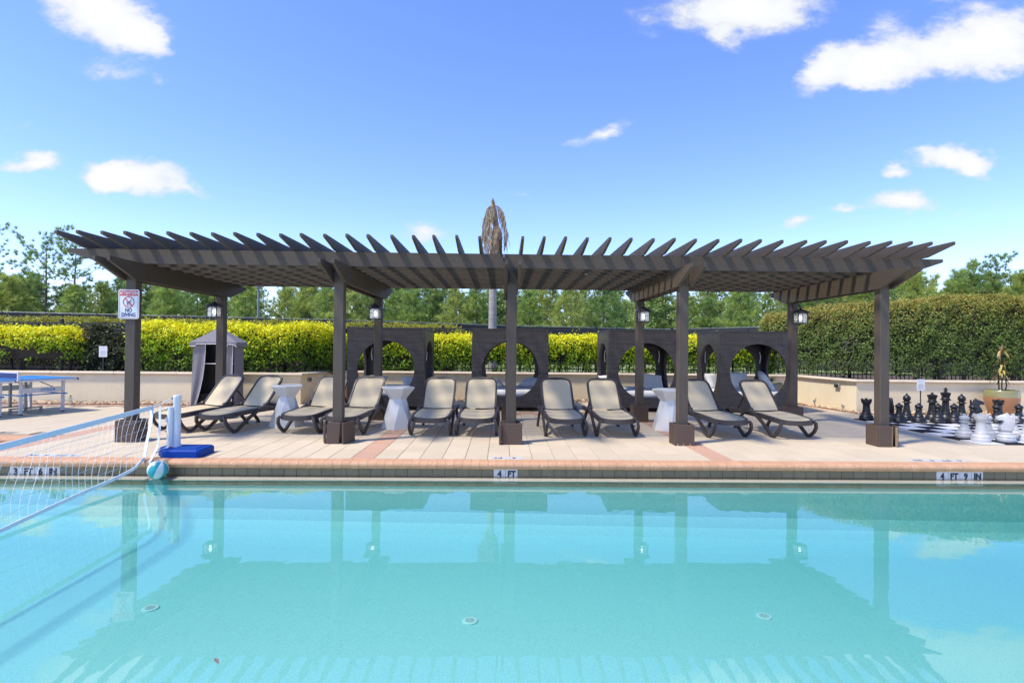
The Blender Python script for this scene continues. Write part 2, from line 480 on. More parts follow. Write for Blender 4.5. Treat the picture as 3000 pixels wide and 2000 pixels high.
# ------------------------------------------------------------------ mesh helpers
class MB:
    """Collects shapes; build() links them as ONE mesh object."""

    def __init__(self):
        self.v, self.f, self.m = [], [], []

    def add(self, vs, fs, mi=0):
        o = len(self.v)
        self.v += [tuple(map(float, p)) for p in vs]
        self.f += [tuple(i + o for i in q) for q in fs]
        self.m += [mi] * len(fs)

    def box(self, a, b, mi=0, c=0.0, M=None):
        (x0, y0, z0), (x1, y1, z1) = a, b
        if c:
            vs, fs = [], []
            X, Y, Z = (x0, x1), (y0, y1), (z0, z1)
            idx = {}
            for i in (0, 1):
                for j in (0, 1):
                    for k in (0, 1):
                        sx_, sy_, sz_ = (1 - 2 * i), (1 - 2 * j), (1 - 2 * k)
                        for ax in range(3):
                            p = [X[i] + sx_ * c, Y[j] + sy_ * c, Z[k] + sz_ * c]
                            p[ax] = (X[i], Y[j], Z[k])[ax]
                            idx[(i, j, k, ax)] = len(vs)
                            vs.append(p)
            r = [(0, 0), (1, 0), (1, 1), (0, 1)]
            for s in (0, 1):
                q = [idx[(s, a_, b_, 0)] for a_, b_ in r]
                fs.append(q if s else q[::-1])
                q = [idx[(a_, s, b_, 1)] for a_, b_ in r]
                fs.append(q[::-1] if s else q)
                q = [idx[(a_, b_, s, 2)] for a_, b_ in r]
                fs.append(q if s else q[::-1])
            for s in (0, 1):
                for u in (0, 1):
                    fs.append([idx[(0, s, u, 1)], idx[(1, s, u, 1)], idx[(1, s, u, 2)], idx[(0, s, u, 2)]])
                    fs.append([idx[(s, 0, u, 0)], idx[(s, 1, u, 0)], idx[(s, 1, u, 2)], idx[(s, 0, u, 2)]])
                    fs.append([idx[(s, u, 0, 0)], idx[(s, u, 1, 0)], idx[(s, u, 1, 1)], idx[(s, u, 0, 1)]])
            for i in (0, 1):
                for j in (0, 1):
                    for k in (0, 1):
                        fs.append([idx[(i, j, k, 0)], idx[(i, j, k, 1)], idx[(i, j, k, 2)]])
        else:
            vs = [(x0, y0, z0), (x1, y0, z0), (x1, y1, z0), (x0, y1, z0), (x0, y0, z1), (x1, y0, z1), (x1, y1, z1), (x0, y1, z1)]
            fs = [(3, 2, 1, 0), (4, 5, 6, 7), (0, 1, 5, 4), (1, 2, 6, 5), (2, 3, 7, 6), (3, 0, 4, 7)]
        if M is not None:
            vs = [M @ Vector(p) for p in vs]
        self.add(vs, fs, mi)
        return self

    def prism(self, poly, axis, a, b, mi=0):
        """Extrude a closed 2-D polygon along an axis from a to b. axis 'x': poly is (y,z); 'y': (x,z); 'z': (x,y)."""
        n = len(poly)
        def pt(p, t_):
            return (t_, p[0], p[1]) if axis == 'x' else ((p[0], t_, p[1]) if axis == 'y' else (p[0], p[1], t_))
        vs = [pt(p, a) for p in poly] + [pt(p, b) for p in poly]
        fs = [tuple(range(n))[::-1], tuple(range(n, 2 * n))]
        fs += [(i, (i + 1) % n, n + (i + 1) % n, n + i) for i in range(n)]
        self.add(vs, fs, mi)
        return self

    def tube(self, pts, r, n=6, mi=0, closed=False, cap=True, flat=None):
        """Round tube (r may be a list) or, with flat=(w, h, up), a rectangular bar along a polyline."""
        P = [Vector(p) for p in pts]
        k = len(P)
        rs = r if isinstance(r, (list, tuple)) else [r] * k
        vs, fs = [], []
        up = Vector(flat[2]) if flat else Vector((0, 0, 1))
        prev = None
        for i, p in enumerate(P):
            if closed:
                d = P[(i + 1) % k] - P[i - 1]
            else:
                d = P[min(i + 1, k - 1)] - P[max(i - 1, 0)]
            d.normalize()
            if flat:
                s = d.cross(up)
                if s.length < 1e-4:
                    s = Vector((1, 0, 0))
                s.normalize()
                u = s.cross(d).normalized()
                w_, h_ = flat[0] / 2, flat[1] / 2
                ring = [p + s * w_ * a + u * h_ * b for a, b in ((-1, -1), (1, -1), (1, 1), (-1, 1))]
            else:
                if prev is None:
                    s = d.cross(Vector((0, 0, 1)))
                    if s.length < 1e-3:
                        s = d.cross(Vector((0, 1, 0)))
                else:
                    s = prev - d * prev.dot(d)
                s.normalize()
                prev = s
                u = d.cross(s)
                ring = [p + (s * math.cos(2 * math.pi * j / n) + u * math.sin(2 * math.pi * j / n)) * rs[i] for j in range(n)]
            vs += ring
        nn = 4 if flat else n
        for i in range(k if closed else k - 1):
            a, b = i * nn, ((i + 1) % k) * nn
            fs += [(a + j, a + (j + 1) % nn, b + (j + 1) % nn, b + j) for j in range(nn)]
        if cap and not closed:
            fs += [tuple(range(nn))[::-1], tuple(range((k - 1) * nn, k * nn))]
        self.add(vs, fs, mi)
        return self

    def lathe(self, prof, n=20, c=(0, 0, 0), mi=0, ph=0.0):
        vs, fs = [], []
        for (r, z) in prof:
            for j in range(n):
                a = 2 * math.pi * j / n + ph
                vs.append((c[0] + r * math.cos(a), c[1] + r * math.sin(a), c[2] + z))
        for i in range(len(prof) - 1):
            fs += [(i * n + j, i * n + (j + 1) % n, (i + 1) * n + (j + 1) % n, (i + 1) * n + j) for j in range(n)]
        if prof[0][0] > 1e-4:
            fs.append(tuple(range(n))[::-1])
        if prof[-1][0] > 1e-4:
            fs.append(tuple(range((len(prof) - 1) * n, len(prof) * n)))
        self.add(vs, fs, mi)
        return self

    def mesh(self, name, mats, smooth=None):
        me = bpy.data.meshes.new(name)
        me.from_pydata(self.v, [], self.f)
        for mm in (mats if isinstance(mats, (list, tuple)) else [mats]):
            me.materials.append(MAT[mm])
        if any(self.m):
            me.polygons.foreach_set('material_index', self.m)
        if smooth:
            me.polygons.foreach_set('use_smooth', [True] * len(self.f))
            me.set_sharp_from_angle(angle=rad(smooth))
        me.update()
        return me

    def build(self, name, mats, parent=None, smooth=None, world=False):
        o = bpy.data.objects.new(name, self.mesh(name, mats, smooth))
        COL.objects.link(o)
        if parent is not None:
            o.parent = parent
            if world:
                off_ = root_loc(parent)
                o.location = tuple(-a for a in off_)
        return o


def root_loc(o):
    l = Vector((0, 0, 0))
    while o is not None:
        l += Vector(o.location)
        o = o.parent
    return l


def tag(o, label=None, cat=None, group=None, kind=None):
    if label:
        o['label'] = label
    if cat:
        o['category'] = cat
    if group:
        o['group'] = group
    if kind:
        o['kind'] = kind
    return o


def thing(name, label, cat, loc=(0, 0, 0), rz=0.0, group=None):
    o = bpy.data.objects.new(name, None)
    COL.objects.link(o)
    o.empty_display_size = 0.1
    o.location = loc
    o.rotation_euler = (0, 0, rz)
    return tag(o, label, cat, group)


def link(name, me, parent=None, loc=(0, 0, 0), rot=(0, 0, 0), scale=None):
    o = bpy.data.objects.new(name, me)
    COL.objects.link(o)
    o.parent = parent
    o.location = loc
    o.rotation_euler = rot
    if scale:
        o.scale = scale
    return o


def copy_tree(o, parent=None):
    c = o.copy()
    COL.objects.link(c)
    c.parent = parent
    for ch in list(o.children):
        copy_tree(ch, c)
    return c


def text_mesh(s, size, material, bold=0.0, depth=0.0, xs=1.0, align='CENTER', shear=0.0):
    cd = bpy.data.curves.new('lettering', 'FONT')
    cd.body = s
    cd.size = size
    cd.align_x = align
    cd.align_y = 'CENTER'
    cd.offset = bold
    cd.extrude = depth
    cd.shear = shear
    cd.resolution_u = 3
    ob = bpy.data.objects.new('lettering', cd)
    COL.objects.link(ob)
    dg = bpy.context.evaluated_depsgraph_get()
    me = bpy.data.meshes.new_from_object(ob.evaluated_get(dg))
    bpy.data.objects.remove(ob)
    bpy.data.curves.remove(cd)
    me.name = 'lettering'
    me.transform(Matrix.Diagonal((xs, 1, 1, 1)))
    me.materials.clear()
    me.materials.append(MAT[material])
    return me


def np_mesh(name, V, F, mname, col=None, smooth=False):
    """Mesh from numpy arrays; F is (n,3) or (n,4); col is a colour per vertex."""
    me = bpy.data.meshes.new(name)
    k = F.shape[1]
    me.vertices.add(len(V))
    me.vertices.foreach_set('co', np.ascontiguousarray(V, dtype=np.float32).ravel())
    me.loops.add(F.size)
    me.loops.foreach_set('vertex_index', np.ascontiguousarray(F, dtype=np.int32).ravel())
    me.polygons.add(len(F))
    me.polygons.foreach_set('loop_start', np.arange(0, F.size, k, dtype=np.int32))
    me.update(calc_edges=True)
    if col is not None:
        at = me.attributes.new('Col', 'FLOAT_COLOR', 'POINT')
        c4 = np.ones((len(V), 4), dtype=np.float32)
        c4[:, :3] = col
        at.data.foreach_set('color', c4.ravel())
    me.materials.append(MAT[mname])
    if smooth:
        me.polygons.foreach_set('use_smooth', np.ones(len(F), dtype=bool))
    return me


def unit(a):
    return a / np.maximum(np.linalg.norm(a, axis=1, keepdims=True), 1e-6)


def leaf_cloud(P, size, col, face=None, spread=0.8, asp=0.55):
    """Rhombic leaves at P (n,3); face is a preferred normal; returns V, F, colours."""
    n = len(P)
    nrm = RNG.normal(size=(n, 3)) * spread
    nrm = unit(nrm + (face if face is not None else np.array([0, 0, 1.0])))
    t_ = unit(np.cross(nrm, RNG.normal(size=(n, 3))))
    b_ = np.cross(nrm, t_)
    s = (size * RNG.uniform(0.65, 1.35, n))[:, None]
    V = np.stack([P - t_ * s * .5, P + b_ * s * asp * .5 + nrm * s * .06, P + t_ * s * .5 - nrm * s * .12, P - b_ * s * asp * .5 + nrm * s * .06], 1).reshape(-1, 3)
    F = np.arange(4 * n).reshape(-1, 4)
    return V, F, np.repeat(col, 4, 0)


def tuft_cloud(P, dirs, length, width, m_, col, up=0.35, cone=0.9):
    """Bundles of m_ thin needles at each point of P, fanning round dirs; returns V, F, colours."""
    n = len(P)
    d = unit(np.repeat(dirs, m_, 0) + RNG.normal(size=(n * m_, 3)) * cone * 0.6 + np.array([0, 0, up]))
    p = np.repeat(P, m_, 0)
    l = (length * RNG.uniform(.6, 1.2, n * m_))[:, None]
    side = unit(np.cross(d, RNG.normal(size=(n * m_, 3)))) * width * .5
    V = np.stack([p - side, p + side, p + d * l], 1).reshape(-1, 3)
    F = np.arange(3 * n * m_).reshape(-1, 3)
    return V, F, np.repeat(np.repeat(col, m_, 0), 3, 0)

# ================================================================== THE SETTING
# ---- ground beyond the walls, planting beds
g = MB()
g.add([(-420, 14.4, .56), (420, 14.4, .56), (420, 700, .3), (-420, 700, .3)], [(0, 1, 2, 3)])
tag(g.build('ground', 'ground'), kind='structure')
g = MB()
g.add([(-30, 12.6, .60), (-4.62, 12.6, .60), (-4.5, 14.0, .60), (7.65, 14.0, .60), (7.85, 11.95, .60), (30, 11.95, .60), (30, 17, .60), (-30, 17, .60)], [tuple(range(8))])
tag(g.build('planting_bed', 'soil'), kind='structure')

# ---- deck: joint bed with a hole for the pool and the spa, pavers on top
POOL_X0, POOL_X1, POOL_Y0, POOL_Y1 = -14.0, 14.0, 0.95, 6.45
deck = MB()
deck.add([(-30, 6.55, -.014), (30, 6.55, -.014), (30, 7.05, -.014), (-30, 7.05, -.014)], [(0, 1, 2, 3)])
deck.add([(-6.6, 7.05, -.014), (30, 7.05, -.014), (30, 7.85, -.014), (-6.6, 7.85, -.014)], [(0, 1, 2, 3)])
deck.add([(-30, 7.05, -.014), (-12.2, 7.05, -.014), (-12.2, 7.85, -.014), (-30, 7.85, -.014)], [(0, 1, 2, 3)])
deck.add([(-30, 7.85, -.014), (30, 7.85, -.014), (30, 14.2, -.014), (-30, 14.2, -.014)], [(0, 1, 2, 3)])
deck.add([(-30, -20, -.014), (30, -20, -.014), (30, .85, -.014), (-30, .85, -.014)], [(0, 1, 2, 3)])
deck.add([(-30, .85, -.014), (-14.1, .85, -.014), (-14.1, 6.55, -.014), (-30, 6.55, -.014)], [(0, 1, 2, 3)])
deck.add([(14.1, .85, -.014), (30, .85, -.014), (30, 6.55, -.014), (14.1, 6.55, -.014)], [(0, 1, 2, 3)])
DECK = tag(deck.build('deck', 'joint'), kind='structure')

PW, PL, GAP = 0.2733, 0.41, 0.005
STRIPES = (-6.40, -1.63, 2.73)


def paver_mb(w, l):
    b = MB()
    w, l, c = w / 2 - GAP / 2, l / 2 - GAP / 2, .003
    b.add([(-w, -l, -.014), (w, -l, -.014), (w, l, -.014), (-w, l, -.014), (-w, -l, -c), (w, -l, -c), (w, l, -c), (-w, l, -c),
           (-w + c, -l + c, 0), (w - c, -l + c, 0), (w - c, l - c, 0), (-w + c, l - c, 0)],
          [(0, 1, 5, 4), (1, 2, 6, 5), (2, 3, 7, 6), (3, 0, 4, 7), (4, 5, 9, 8), (5, 6, 10, 9), (6, 7, 11, 10), (7, 4, 8, 11), (8, 9, 10, 11)])
    return b


pav_me = paver_mb(PW, PL).mesh('paver', 'paver')
pav_pe = paver_mb(PW, PL).mesh('paver', 'paver_peach')
# columns between the stripes are stretched a hair so that the stripes stay where they are
cols = []
x = -12.6
while x < 12.6:
    cols.append(x)
    x += PW
cols = np.array(cols)
spots, far = [], []
rest, rest_pe = MB(), MB()
Y0 = 6.575
row_n = 18
for ci, cx in enumerate(cols):
    peach = any(abs(cx - s) < PW / 2 for s in STRIPES)
    shift = (0.0, 0.205)[ci % 2]
    for r in range(-1, row_n):
        ya = Y0 + r * PL + shift
        yb = ya + PL
        ya = max(ya, Y0)
        if yb - ya < .1:
            continue
        if yb > 13.9 or (yb > 12.1 and (cx < -4.9 or cx > 7.4)):
            continue
        if -12.3 < cx < -6.5 and yb > 7.0 and ya < 8.08:
            continue
        cy = (ya + yb) / 2
        pe = peach or 11.05 < cy < 11.35 and -1.8 < cx < 2.9
        full = abs(yb - ya - PL) < .02
        inview = abs(cx + .2) < cy * .965
        d = cy + abs(cx) * .12
        if full and inview and cy < 9.6 and d < 9.2:
            spots.append((d, cx, cy, pe))
        else:
            far.append((cx, cy, yb - ya, pe))
spots.sort()
for d, cx, cy, pe in spots[:300]:
    link('paver', pav_pe if pe else pav_me, DECK, (cx, cy, RNG.uniform(-.0012, .0012)))
for d, cx, cy, pe in spots[300:]:
    far.append((cx, cy, PL, pe))
for cx, cy, l, pe in far:
    b = paver_mb(PW, l)
    (rest_pe if pe else rest).add([(v[0] + cx, v[1] + cy, v[2] + (RNG.uniform(-.001, .001) if v[2] > -.01 else 0)) for v in b.v], b.f)
tag(rest.build('paver', 'paver', DECK), kind='stuff')
tag(rest_pe.build('paver', 'paver_peach', DECK), kind='stuff')
# near side and far ends of the deck, out of the picture: plain slabs
b = MB()
b.box((-30, -20, -.013), (30, .62, -.001))
b.box((-30, 6.575, -.0135), (-12.75, 12.3, -.001))
b.box((12.75, 6.575, -.0135), (30, 11.7, -.001))
b.build('paving_slab', 'paver', DECK)

# gravel beds along the walls
G_edge = MB()
G_edge.box((-30, 12.05, -.0145), (-4.75, 12.15, .004))
G_edge.box((-4.3, 13.42, -.0145), (7.35, 13.52, .004))
G_edge.prism([(7.22, 13.52), (7.32, 13.52), (7.62, 11.36), (7.52, 11.36)], 'z', -.0145, .004)
G_edge.box((7.62, 11.33, -.0145), (30, 11.43, .004))
G_edge.build('border_strip', 'paver_peach', DECK)
pts = []
def strew(n, f):
    for _ in range(n):
        pts.append(f(RNG.random(), RNG.random()))
strew(1500, lambda a, b_: (-14 + a * 9.2, 12.17 + b_ * .32, .02 + .02 * b_))
strew(1300, lambda a, b_: (-4.3 + a * 11.7, 13.55 + b_ * .36, .02 + .02 * b_))
strew(420, lambda a, b_: (7.36 + .3 * (1 - a) * 0 + (13.5 - (11.45 + a * 2.1)) * .14 + b_ * .2, 11.45 + a * 2.1, .02))
strew(800, lambda a, b_: (7.7 + a * 6, 11.45 + b_ * .32, .02 + .02 * b_))
pts = np.array(pts)
n = len(pts)
octv = np.array([(1, 0, 0), (-1, 0, 0), (0, 1, 0), (0, -1, 0), (0, 0, 1), (0, 0, -1)], float)
octf = np.array([(0, 2, 4), (2, 1, 4), (1, 3, 4), (3, 0, 4), (2, 0, 5), (1, 2, 5), (3, 1, 5), (0, 3, 5)])
ang = RNG.uniform(0, 6.28, n)
s3 = RNG.uniform(.022, .048, (n, 3)) * np.array([1.2, .9, .6])
V = (octv[None] + RNG.normal(size=(n, 6, 3)) * .22) * s3[:, None, :]
ca, sa = np.cos(ang)[:, None], np.sin(ang)[:, None]
V = np.stack([V[..., 0] * ca - V[..., 1] * sa, V[..., 0] * sa + V[..., 1] * ca, V[..., 2]], -1) + pts[:, None, :]
F = (octf[None] + (np.arange(n) * 6)[:, None, None]).reshape(-1, 3)
pal = np.array([(.50, .33, .19), (.60, .45, .29), (.38, .24, .14), (.66, .56, .42), (.28, .19, .13)])
col = np.repeat(pal[RNG.integers(0, 5, n)] * RNG.uniform(.8, 1.15, (n, 1)), 6, 0)
tag(link('gravel', np_mesh('gravel', V.reshape(-1, 3), F, 'stone_col', col)), 'tan and brown river stones strewn along the foot of the low wall', kind='stuff')

# ---- pool: shell, ledge, tiles, coping, water
WZ = -0.172


def floor_z(x, y=5.0):
    return WZ - (.56 + .014 * (x + 6) - .03 * (6.3 - y))


sh = MB()
xs_ = [-14, -9, -4, 0, 4, 9, 14]
ys_ = [POOL_Y0, 3.0, 4.6, 5.6, 5.8]
cove = [(5.8, 0), (5.98, .015), (6.12, .06), (6.22, .14), (6.275, .25), (6.288, .42), (6.29, 1.2)]
for a, b_ in zip(xs_[:-1], xs_[1:]):
    for ya, yb in zip(ys_[:-1], ys_[1:]):
        sh.add([(a, ya, floor_z(a, ya)), (b_, ya, floor_z(b_, ya)), (b_, yb, floor_z(b_, yb)), (a, yb, floor_z(a, yb))], [(0, 1, 2, 3)])
    for (ya, ha), (yb, hb) in zip(cove[:-1], cove[1:]):
        sh.add([(a, ya, min(-.195, floor_z(a, 5.8) + ha)), (b_, ya, min(-.195, floor_z(b_, 5.8) + ha)), (b_, yb, min(-.195, floor_z(b_, 5.8) + hb)), (a, yb, min(-.195, floor_z(a, 5.8) + hb))], [(0, 1, 2, 3)])
    sh.add([(a, POOL_Y0, -.09), (b_, POOL_Y0, -.09), (b_, POOL_Y0, floor_z(b_, POOL_Y0)), (a, POOL_Y0, floor_z(a, POOL_Y0))], [(0, 1, 2, 3)])
sh.add([(-14, .9, -.09), (-14, 6.5, -.09), (-14, 6.5, -1.5), (-14, .9, -1.5)], [(3, 2, 1, 0)])
sh.add([(14, .9, -.09), (14, 6.5, -.09), (14, 6.5, -1.7), (14, .9, -1.7)], [(0, 1, 2, 3)])
POOL = tag(sh.build('swimming_pool', 'plaster', smooth=50), kind='structure')
b = MB()
b.box((-14, 6.285, -.232), (14, 6.56, -.189))
b.build('ledge', 'ledge', POOL)
b = MB()
b.box((-14, 6.46, -.188), (14, 6.56, -.02))
b.build('grout_backing', 'grout', POOL)

TP = 0.1425
tw = MB()
tw.box((-TP / 2 + .002, 0, -.058), (TP / 2 - .002, .012, .058), c=.0015)
tile_me = tw.mesh('tile', 'tile_olive')
tile_wh = tw.mesh('tile', 'tile_white')
tl = MB()
tl.box((-.075 + .002, 0, -.03), (.075 - .002, .012, .03), c=.0015)
tlow_me = tl.mesh('tile', 'tile_low')
marks = {}


def depth_mark(x0, words):
    for k, s in enumerate(words):
        marks[round((x0 + TP * (k + .5)) / TP)] = s


x_mark = [(-5.71, ['3', 'FT', '6', 'IN']), (-.088, ['4', 'FT']), (5.217, ['4', 'FT', '9', 'IN'])]
occupied = []
for x0, words in x_mark:
    for k, s in enumerate(words):
        xc = x0 + TP * (k + .5)
        tl_o = link('tile', tile_wh, POOL, (xc, 6.4465, -.142))
        tl_o['label'] = 'white depth marker tile reading ' + s
        link('lettering', text_mesh(s, .096, 'ink', bold=.005, depth=.0008, xs=.92), tl_o, (0, -.0015, -.004), (math.pi / 2, 0, 0))
    occupied.append((x0, x0 + TP * len(words)))
x = -7.55
segs = []
lo = -7.1
for a, b_ in occupied + [(7.3, 7.4)]:
    segs.append((lo, a))
    lo = b_
for a, b_ in segs:
    k = max(1, round((b_ - a) / TP))
    for i in range(k):
        xc = a + (i + .5) * (b_ - a) / k
        link('tile', tile_me, POOL, (xc, 6.448 + RNG.uniform(0, .0015), -.142), scale=((b_ - a) / k / TP, 1, 1))
for i in range(96):
    xc = -7.125 + i * .15
    link('tile', tlow_me, POOL, (xc, 6.279, -.221))
b = MB()
b.box((-14, 6.45, -.2), (-7.15, 6.462, -.084))
b.box((7.35, 6.45, -.2), (14, 6.462, -.084))
b.build('tile', 'tile_olive', POOL)

# coping: bullnose bricks, ten centimetres each
CW = 0.1005
prof = [(6.565, -.085), (6.43, -.085), (6.405, -.078), (6.388, -.06), (6.382, -.040), (6.388, -.020), (6.405, -.004), (6.435, .003), (6.565, .003)]


def coping_mb(w):
    c = MB()
    c.prism(prof, 'x', -w / 2 + .0012, w / 2 - .0012)
    return c


cop_me = coping_mb(CW).mesh('coping_brick', 'coping', smooth=60)
b = MB()
b.box((-30, 6.44, -.08), (30, 6.563, -.006))
COPE = tag(b.build('pool_coping', 'grout'), kind='structure')
for i in range(-66, 67):
    link('coping_brick', cop_me, COPE, (i * CW, RNG.uniform(-.0015, .0015), RNG.uniform(-.0012, .0012)))
b = coping_mb(23)
b.v = [(v[0] - 6.68 - 11.5, v[1], v[2]) for v in b.v]
b2 = coping_mb(23)
b.add([(v[0] + 6.68 + 11.5, v[1], v[2]) for v in b2.v], b2.f)
b.add([(v[0], 7.35 - v[1], v[2]) for v in b2.v], [q[::-1] for q in b2.f])
b.build('coping_brick', 'coping', COPE, smooth=60)
# deck-top depth markers, read from the deck (upside down to the camera)
for x0, x1, words in ((-5.70, -5.06, '3 FT 6 IN'), (-.14, .263, '4 FT'), (5.06, 5.763, '4 FT 9 IN')):
    b = MB()
    k = len(words.split())
    w_ = (x1 - x0) / k
    for i in range(k):
        b.box((x0 + i * w_ + .002, 6.60, -.010), (x0 + (i + 1) * w_ - .002, 6.71, .0032))
    dm = b.build('depth_marker', 'tile_white', DECK)
    for i, s in enumerate(words.split()[::-1]):
        link('lettering', text_mesh(s, .095, 'ink', bold=.002, depth=.0008, xs=1.1), dm, (x0 + (i + .5) * w_, 6.655, .0036), (0, 0, math.pi))

# water body
b = MB()
b.box((-13.98, .96, -1.75), (13.98, 6.458, WZ))
tag(b.build('water', 'water'), kind='structure')

# drain covers on the pool floor
dr = MB()
dr.lathe([(.092, -.004), (.095, .004), (.085, .009), (.07, .007)], 28)
dr.lathe([(.066, .003), (.066, .006)], 28)
drs = MB()
for i in range(-3, 4):
    l = math.sqrt(max(0, .058 ** 2 - (i * .016) ** 2))
    drs.box((i * .016 - .003, -l, .005), (i * .016 + .003, l, .0085))
dring, dslot = dr.mesh('rim', 'drain_white', 40), drs.mesh('slots', 'ink_grey')
for lab, px, py, rz in (('round white drain cover on the pool floor under the reflection of the NO DIVING sign', -2.73, 4.33, .3),
                        ('slotted white drain cover in the middle of the pool floor', -.226, 4.20, 0),
                        ('slotted white drain cover on the pool floor, right-hand one', 2.12, 4.35, -.4)):
    t_ = thing('pool_drain', lab, 'drain', (px, py, floor_z(px, py) + .004), rz, 'drain covers on the pool floor')
    link('rim', dring, t_, scale=(.62, .62, .8))
    link('slots', dslot, t_, scale=(.62, .62, .8))
b = MB()
b.add([(-.03, 0, 0), (0, .012, .004), (.045, .003, .002), (0, -.011, .003)], [(0, 1, 2, 3)])
lf = b.build('fallen_leaf', 'bark')
lf.location = (-1.36, 2.66, WZ + .004)
lf.rotation_euler = (0, 0, -.9)
tag(lf, 'small dark leaf floating on the pool near the front', 'leaf')

# spa basin at the left edge
b = MB()
b.add([(-12, 7.1, -.5), (-6.72, 7.1, -.5), (-6.72, 7.8, -.5), (-12, 7.8, -.5), (-12, 7.1, -.01), (-6.72, 7.1, -.01), (-6.72, 7.8, -.01), (-12, 7.8, -.01)],
      [(0, 1, 2, 3), (4, 5, 1, 0), (6, 7, 3, 2), (5, 6, 2, 1), (7, 4, 0, 3)])
SPA = tag(b.build('spa_basin', 'tile_olive'), kind='structure')
b = MB()
b.v = []
pr = [(0, -.085), (-.135, -.085), (-.165, -.07), (-.183, -.04), (-.165, -.005), (-.135, .006), (0.12, .006), (.12, -.085)]
b.prism([(7.96 + p[0], p[1]) for p in pr], 'x', -12.2, -6.50)
b.build('spa_coping', 'coping', SPA, smooth=60)
b = MB()
b.prism([(-6.60 + p[0], p[1]) for p in pr], 'y', 7.02, 7.77)
b.prism([(7.02 - p[0] * .8 , p[1] - .002) for p in pr][::-1], 'x', -12.2, -6.62)
b.build('spa_coping', 'coping', SPA, smooth=60)

# ---- low retaining wall (stucco with a bullnose cap)
WALL = thing('retaining_wall', 'low cream stucco retaining wall with a rounded cap, zigzagging behind the deck', 'wall', (0, 12.5, 0))
path = [(-30, 12.55), (-4.60, 12.55), (-4.42, 13.95), (7.56, 13.95), (7.60, 13.3), (7.74, 12.1), (7.80, 11.85), (30, 11.85)]
b = MB()


def wall_off(p, d):
    out = []
    for i, q in enumerate(p):
        a = Vector(p[max(i - 1, 0)]); c = Vector(p[min(i + 1, len(p) - 1)]); q = Vector(q)
        n1 = (q - a); n2 = (c - q)
        n1 = n1.normalized() if n1.length else n2.normalized()
        n2 = n2.normalized() if n2.length else n1
        nn = Vector((-(n1.y + n2.y), n1.x + n2.x)).normalized()
        k_ = 1 / max(.5, nn.dot(Vector((-n1.y, n1.x))))
        out.append(tuple(q + nn * d * k_))
    return out


def strip(mb, inner, outer, z0, z1):
    n_ = len(inner)
    mb.prism(list(inner) + list(outer)[::-1], 'z', z0, z1)


back = wall_off(path, .2)
for i in range(len(path) - 1):
    b.prism([path[i], path[i + 1], back[i + 1], back[i]], 'z', -.02, .645)
b.build('wall_body', 'wall', WALL, world=True)
fr_, bk_ = wall_off(path, -.035), wall_off(path, .235)
capprof = [(0, .0), (-.02, .012), (-.03, .03), (-.02, .05), (0, .064)]
for i in range(len(path) - 1):
    a, c = Vector(fr_[i]), Vector(fr_[i + 1])
    a2, c2 = Vector(bk_[i]), Vector(bk_[i + 1])
    L_ = (c - a).length
    k = max(1, round(L_ / 1.45))
    vis = L_ < 20
    for j in range(k):
        g0, g1 = (j + (0.004 if j else 0)) / k, (j + 1 - (.002 if j < k - 1 else 0)) / k
        P0, P1, Q0, Q1 = a.lerp(c, g0), a.lerp(c, g1), a2.lerp(c2, g0), a2.lerp(c2, g1)
        if P1.x < -13.5 or P0.x > 13.5:
            continue
        fwd = (P0 - Q0).normalized() if i in (0, 2, 6) else None
        m_ = MB()
        vs = []
        for (o_, z_) in capprof:
            vs += [(*(P0 + (P0 - Q0).normalized() * (-o_ if False else -o_)), .645 + z_), (*(P1 + (P1 - Q1).normalized() * (-o_)), .645 + z_)]
        n0 = len(vs)
        vs += [(*Q0, .645), (*Q1, .645), (*Q0, .709), (*Q1, .709)]
        fs = [(2 * q, 2 * q + 1, 2 * q + 3, 2 * q + 2) for q in range(4)]
        fs += [(8, 9, n0 + 3, n0 + 2), (n0 + 2, n0 + 3, n0 + 1, n0), (n0, n0 + 1, 1, 0)]
        fs += [(0, 2, 4, 6, 8, n0 + 2, n0), (1, n0 + 1, n0 + 3, 9, 7, 5, 3)]
        m_.add(vs, fs)
        m_.build('cap_stone', 'wall_cap', WALL, smooth=45, world=True)
m_ = MB()
m_.box((-30, 12.5, .645), (-13.5, 12.78, .709))
m_.box((13.3, 11.8, .645), (30, 12.1, .709))
m_.build('cap_stone', 'wall_cap', WALL, world=True)

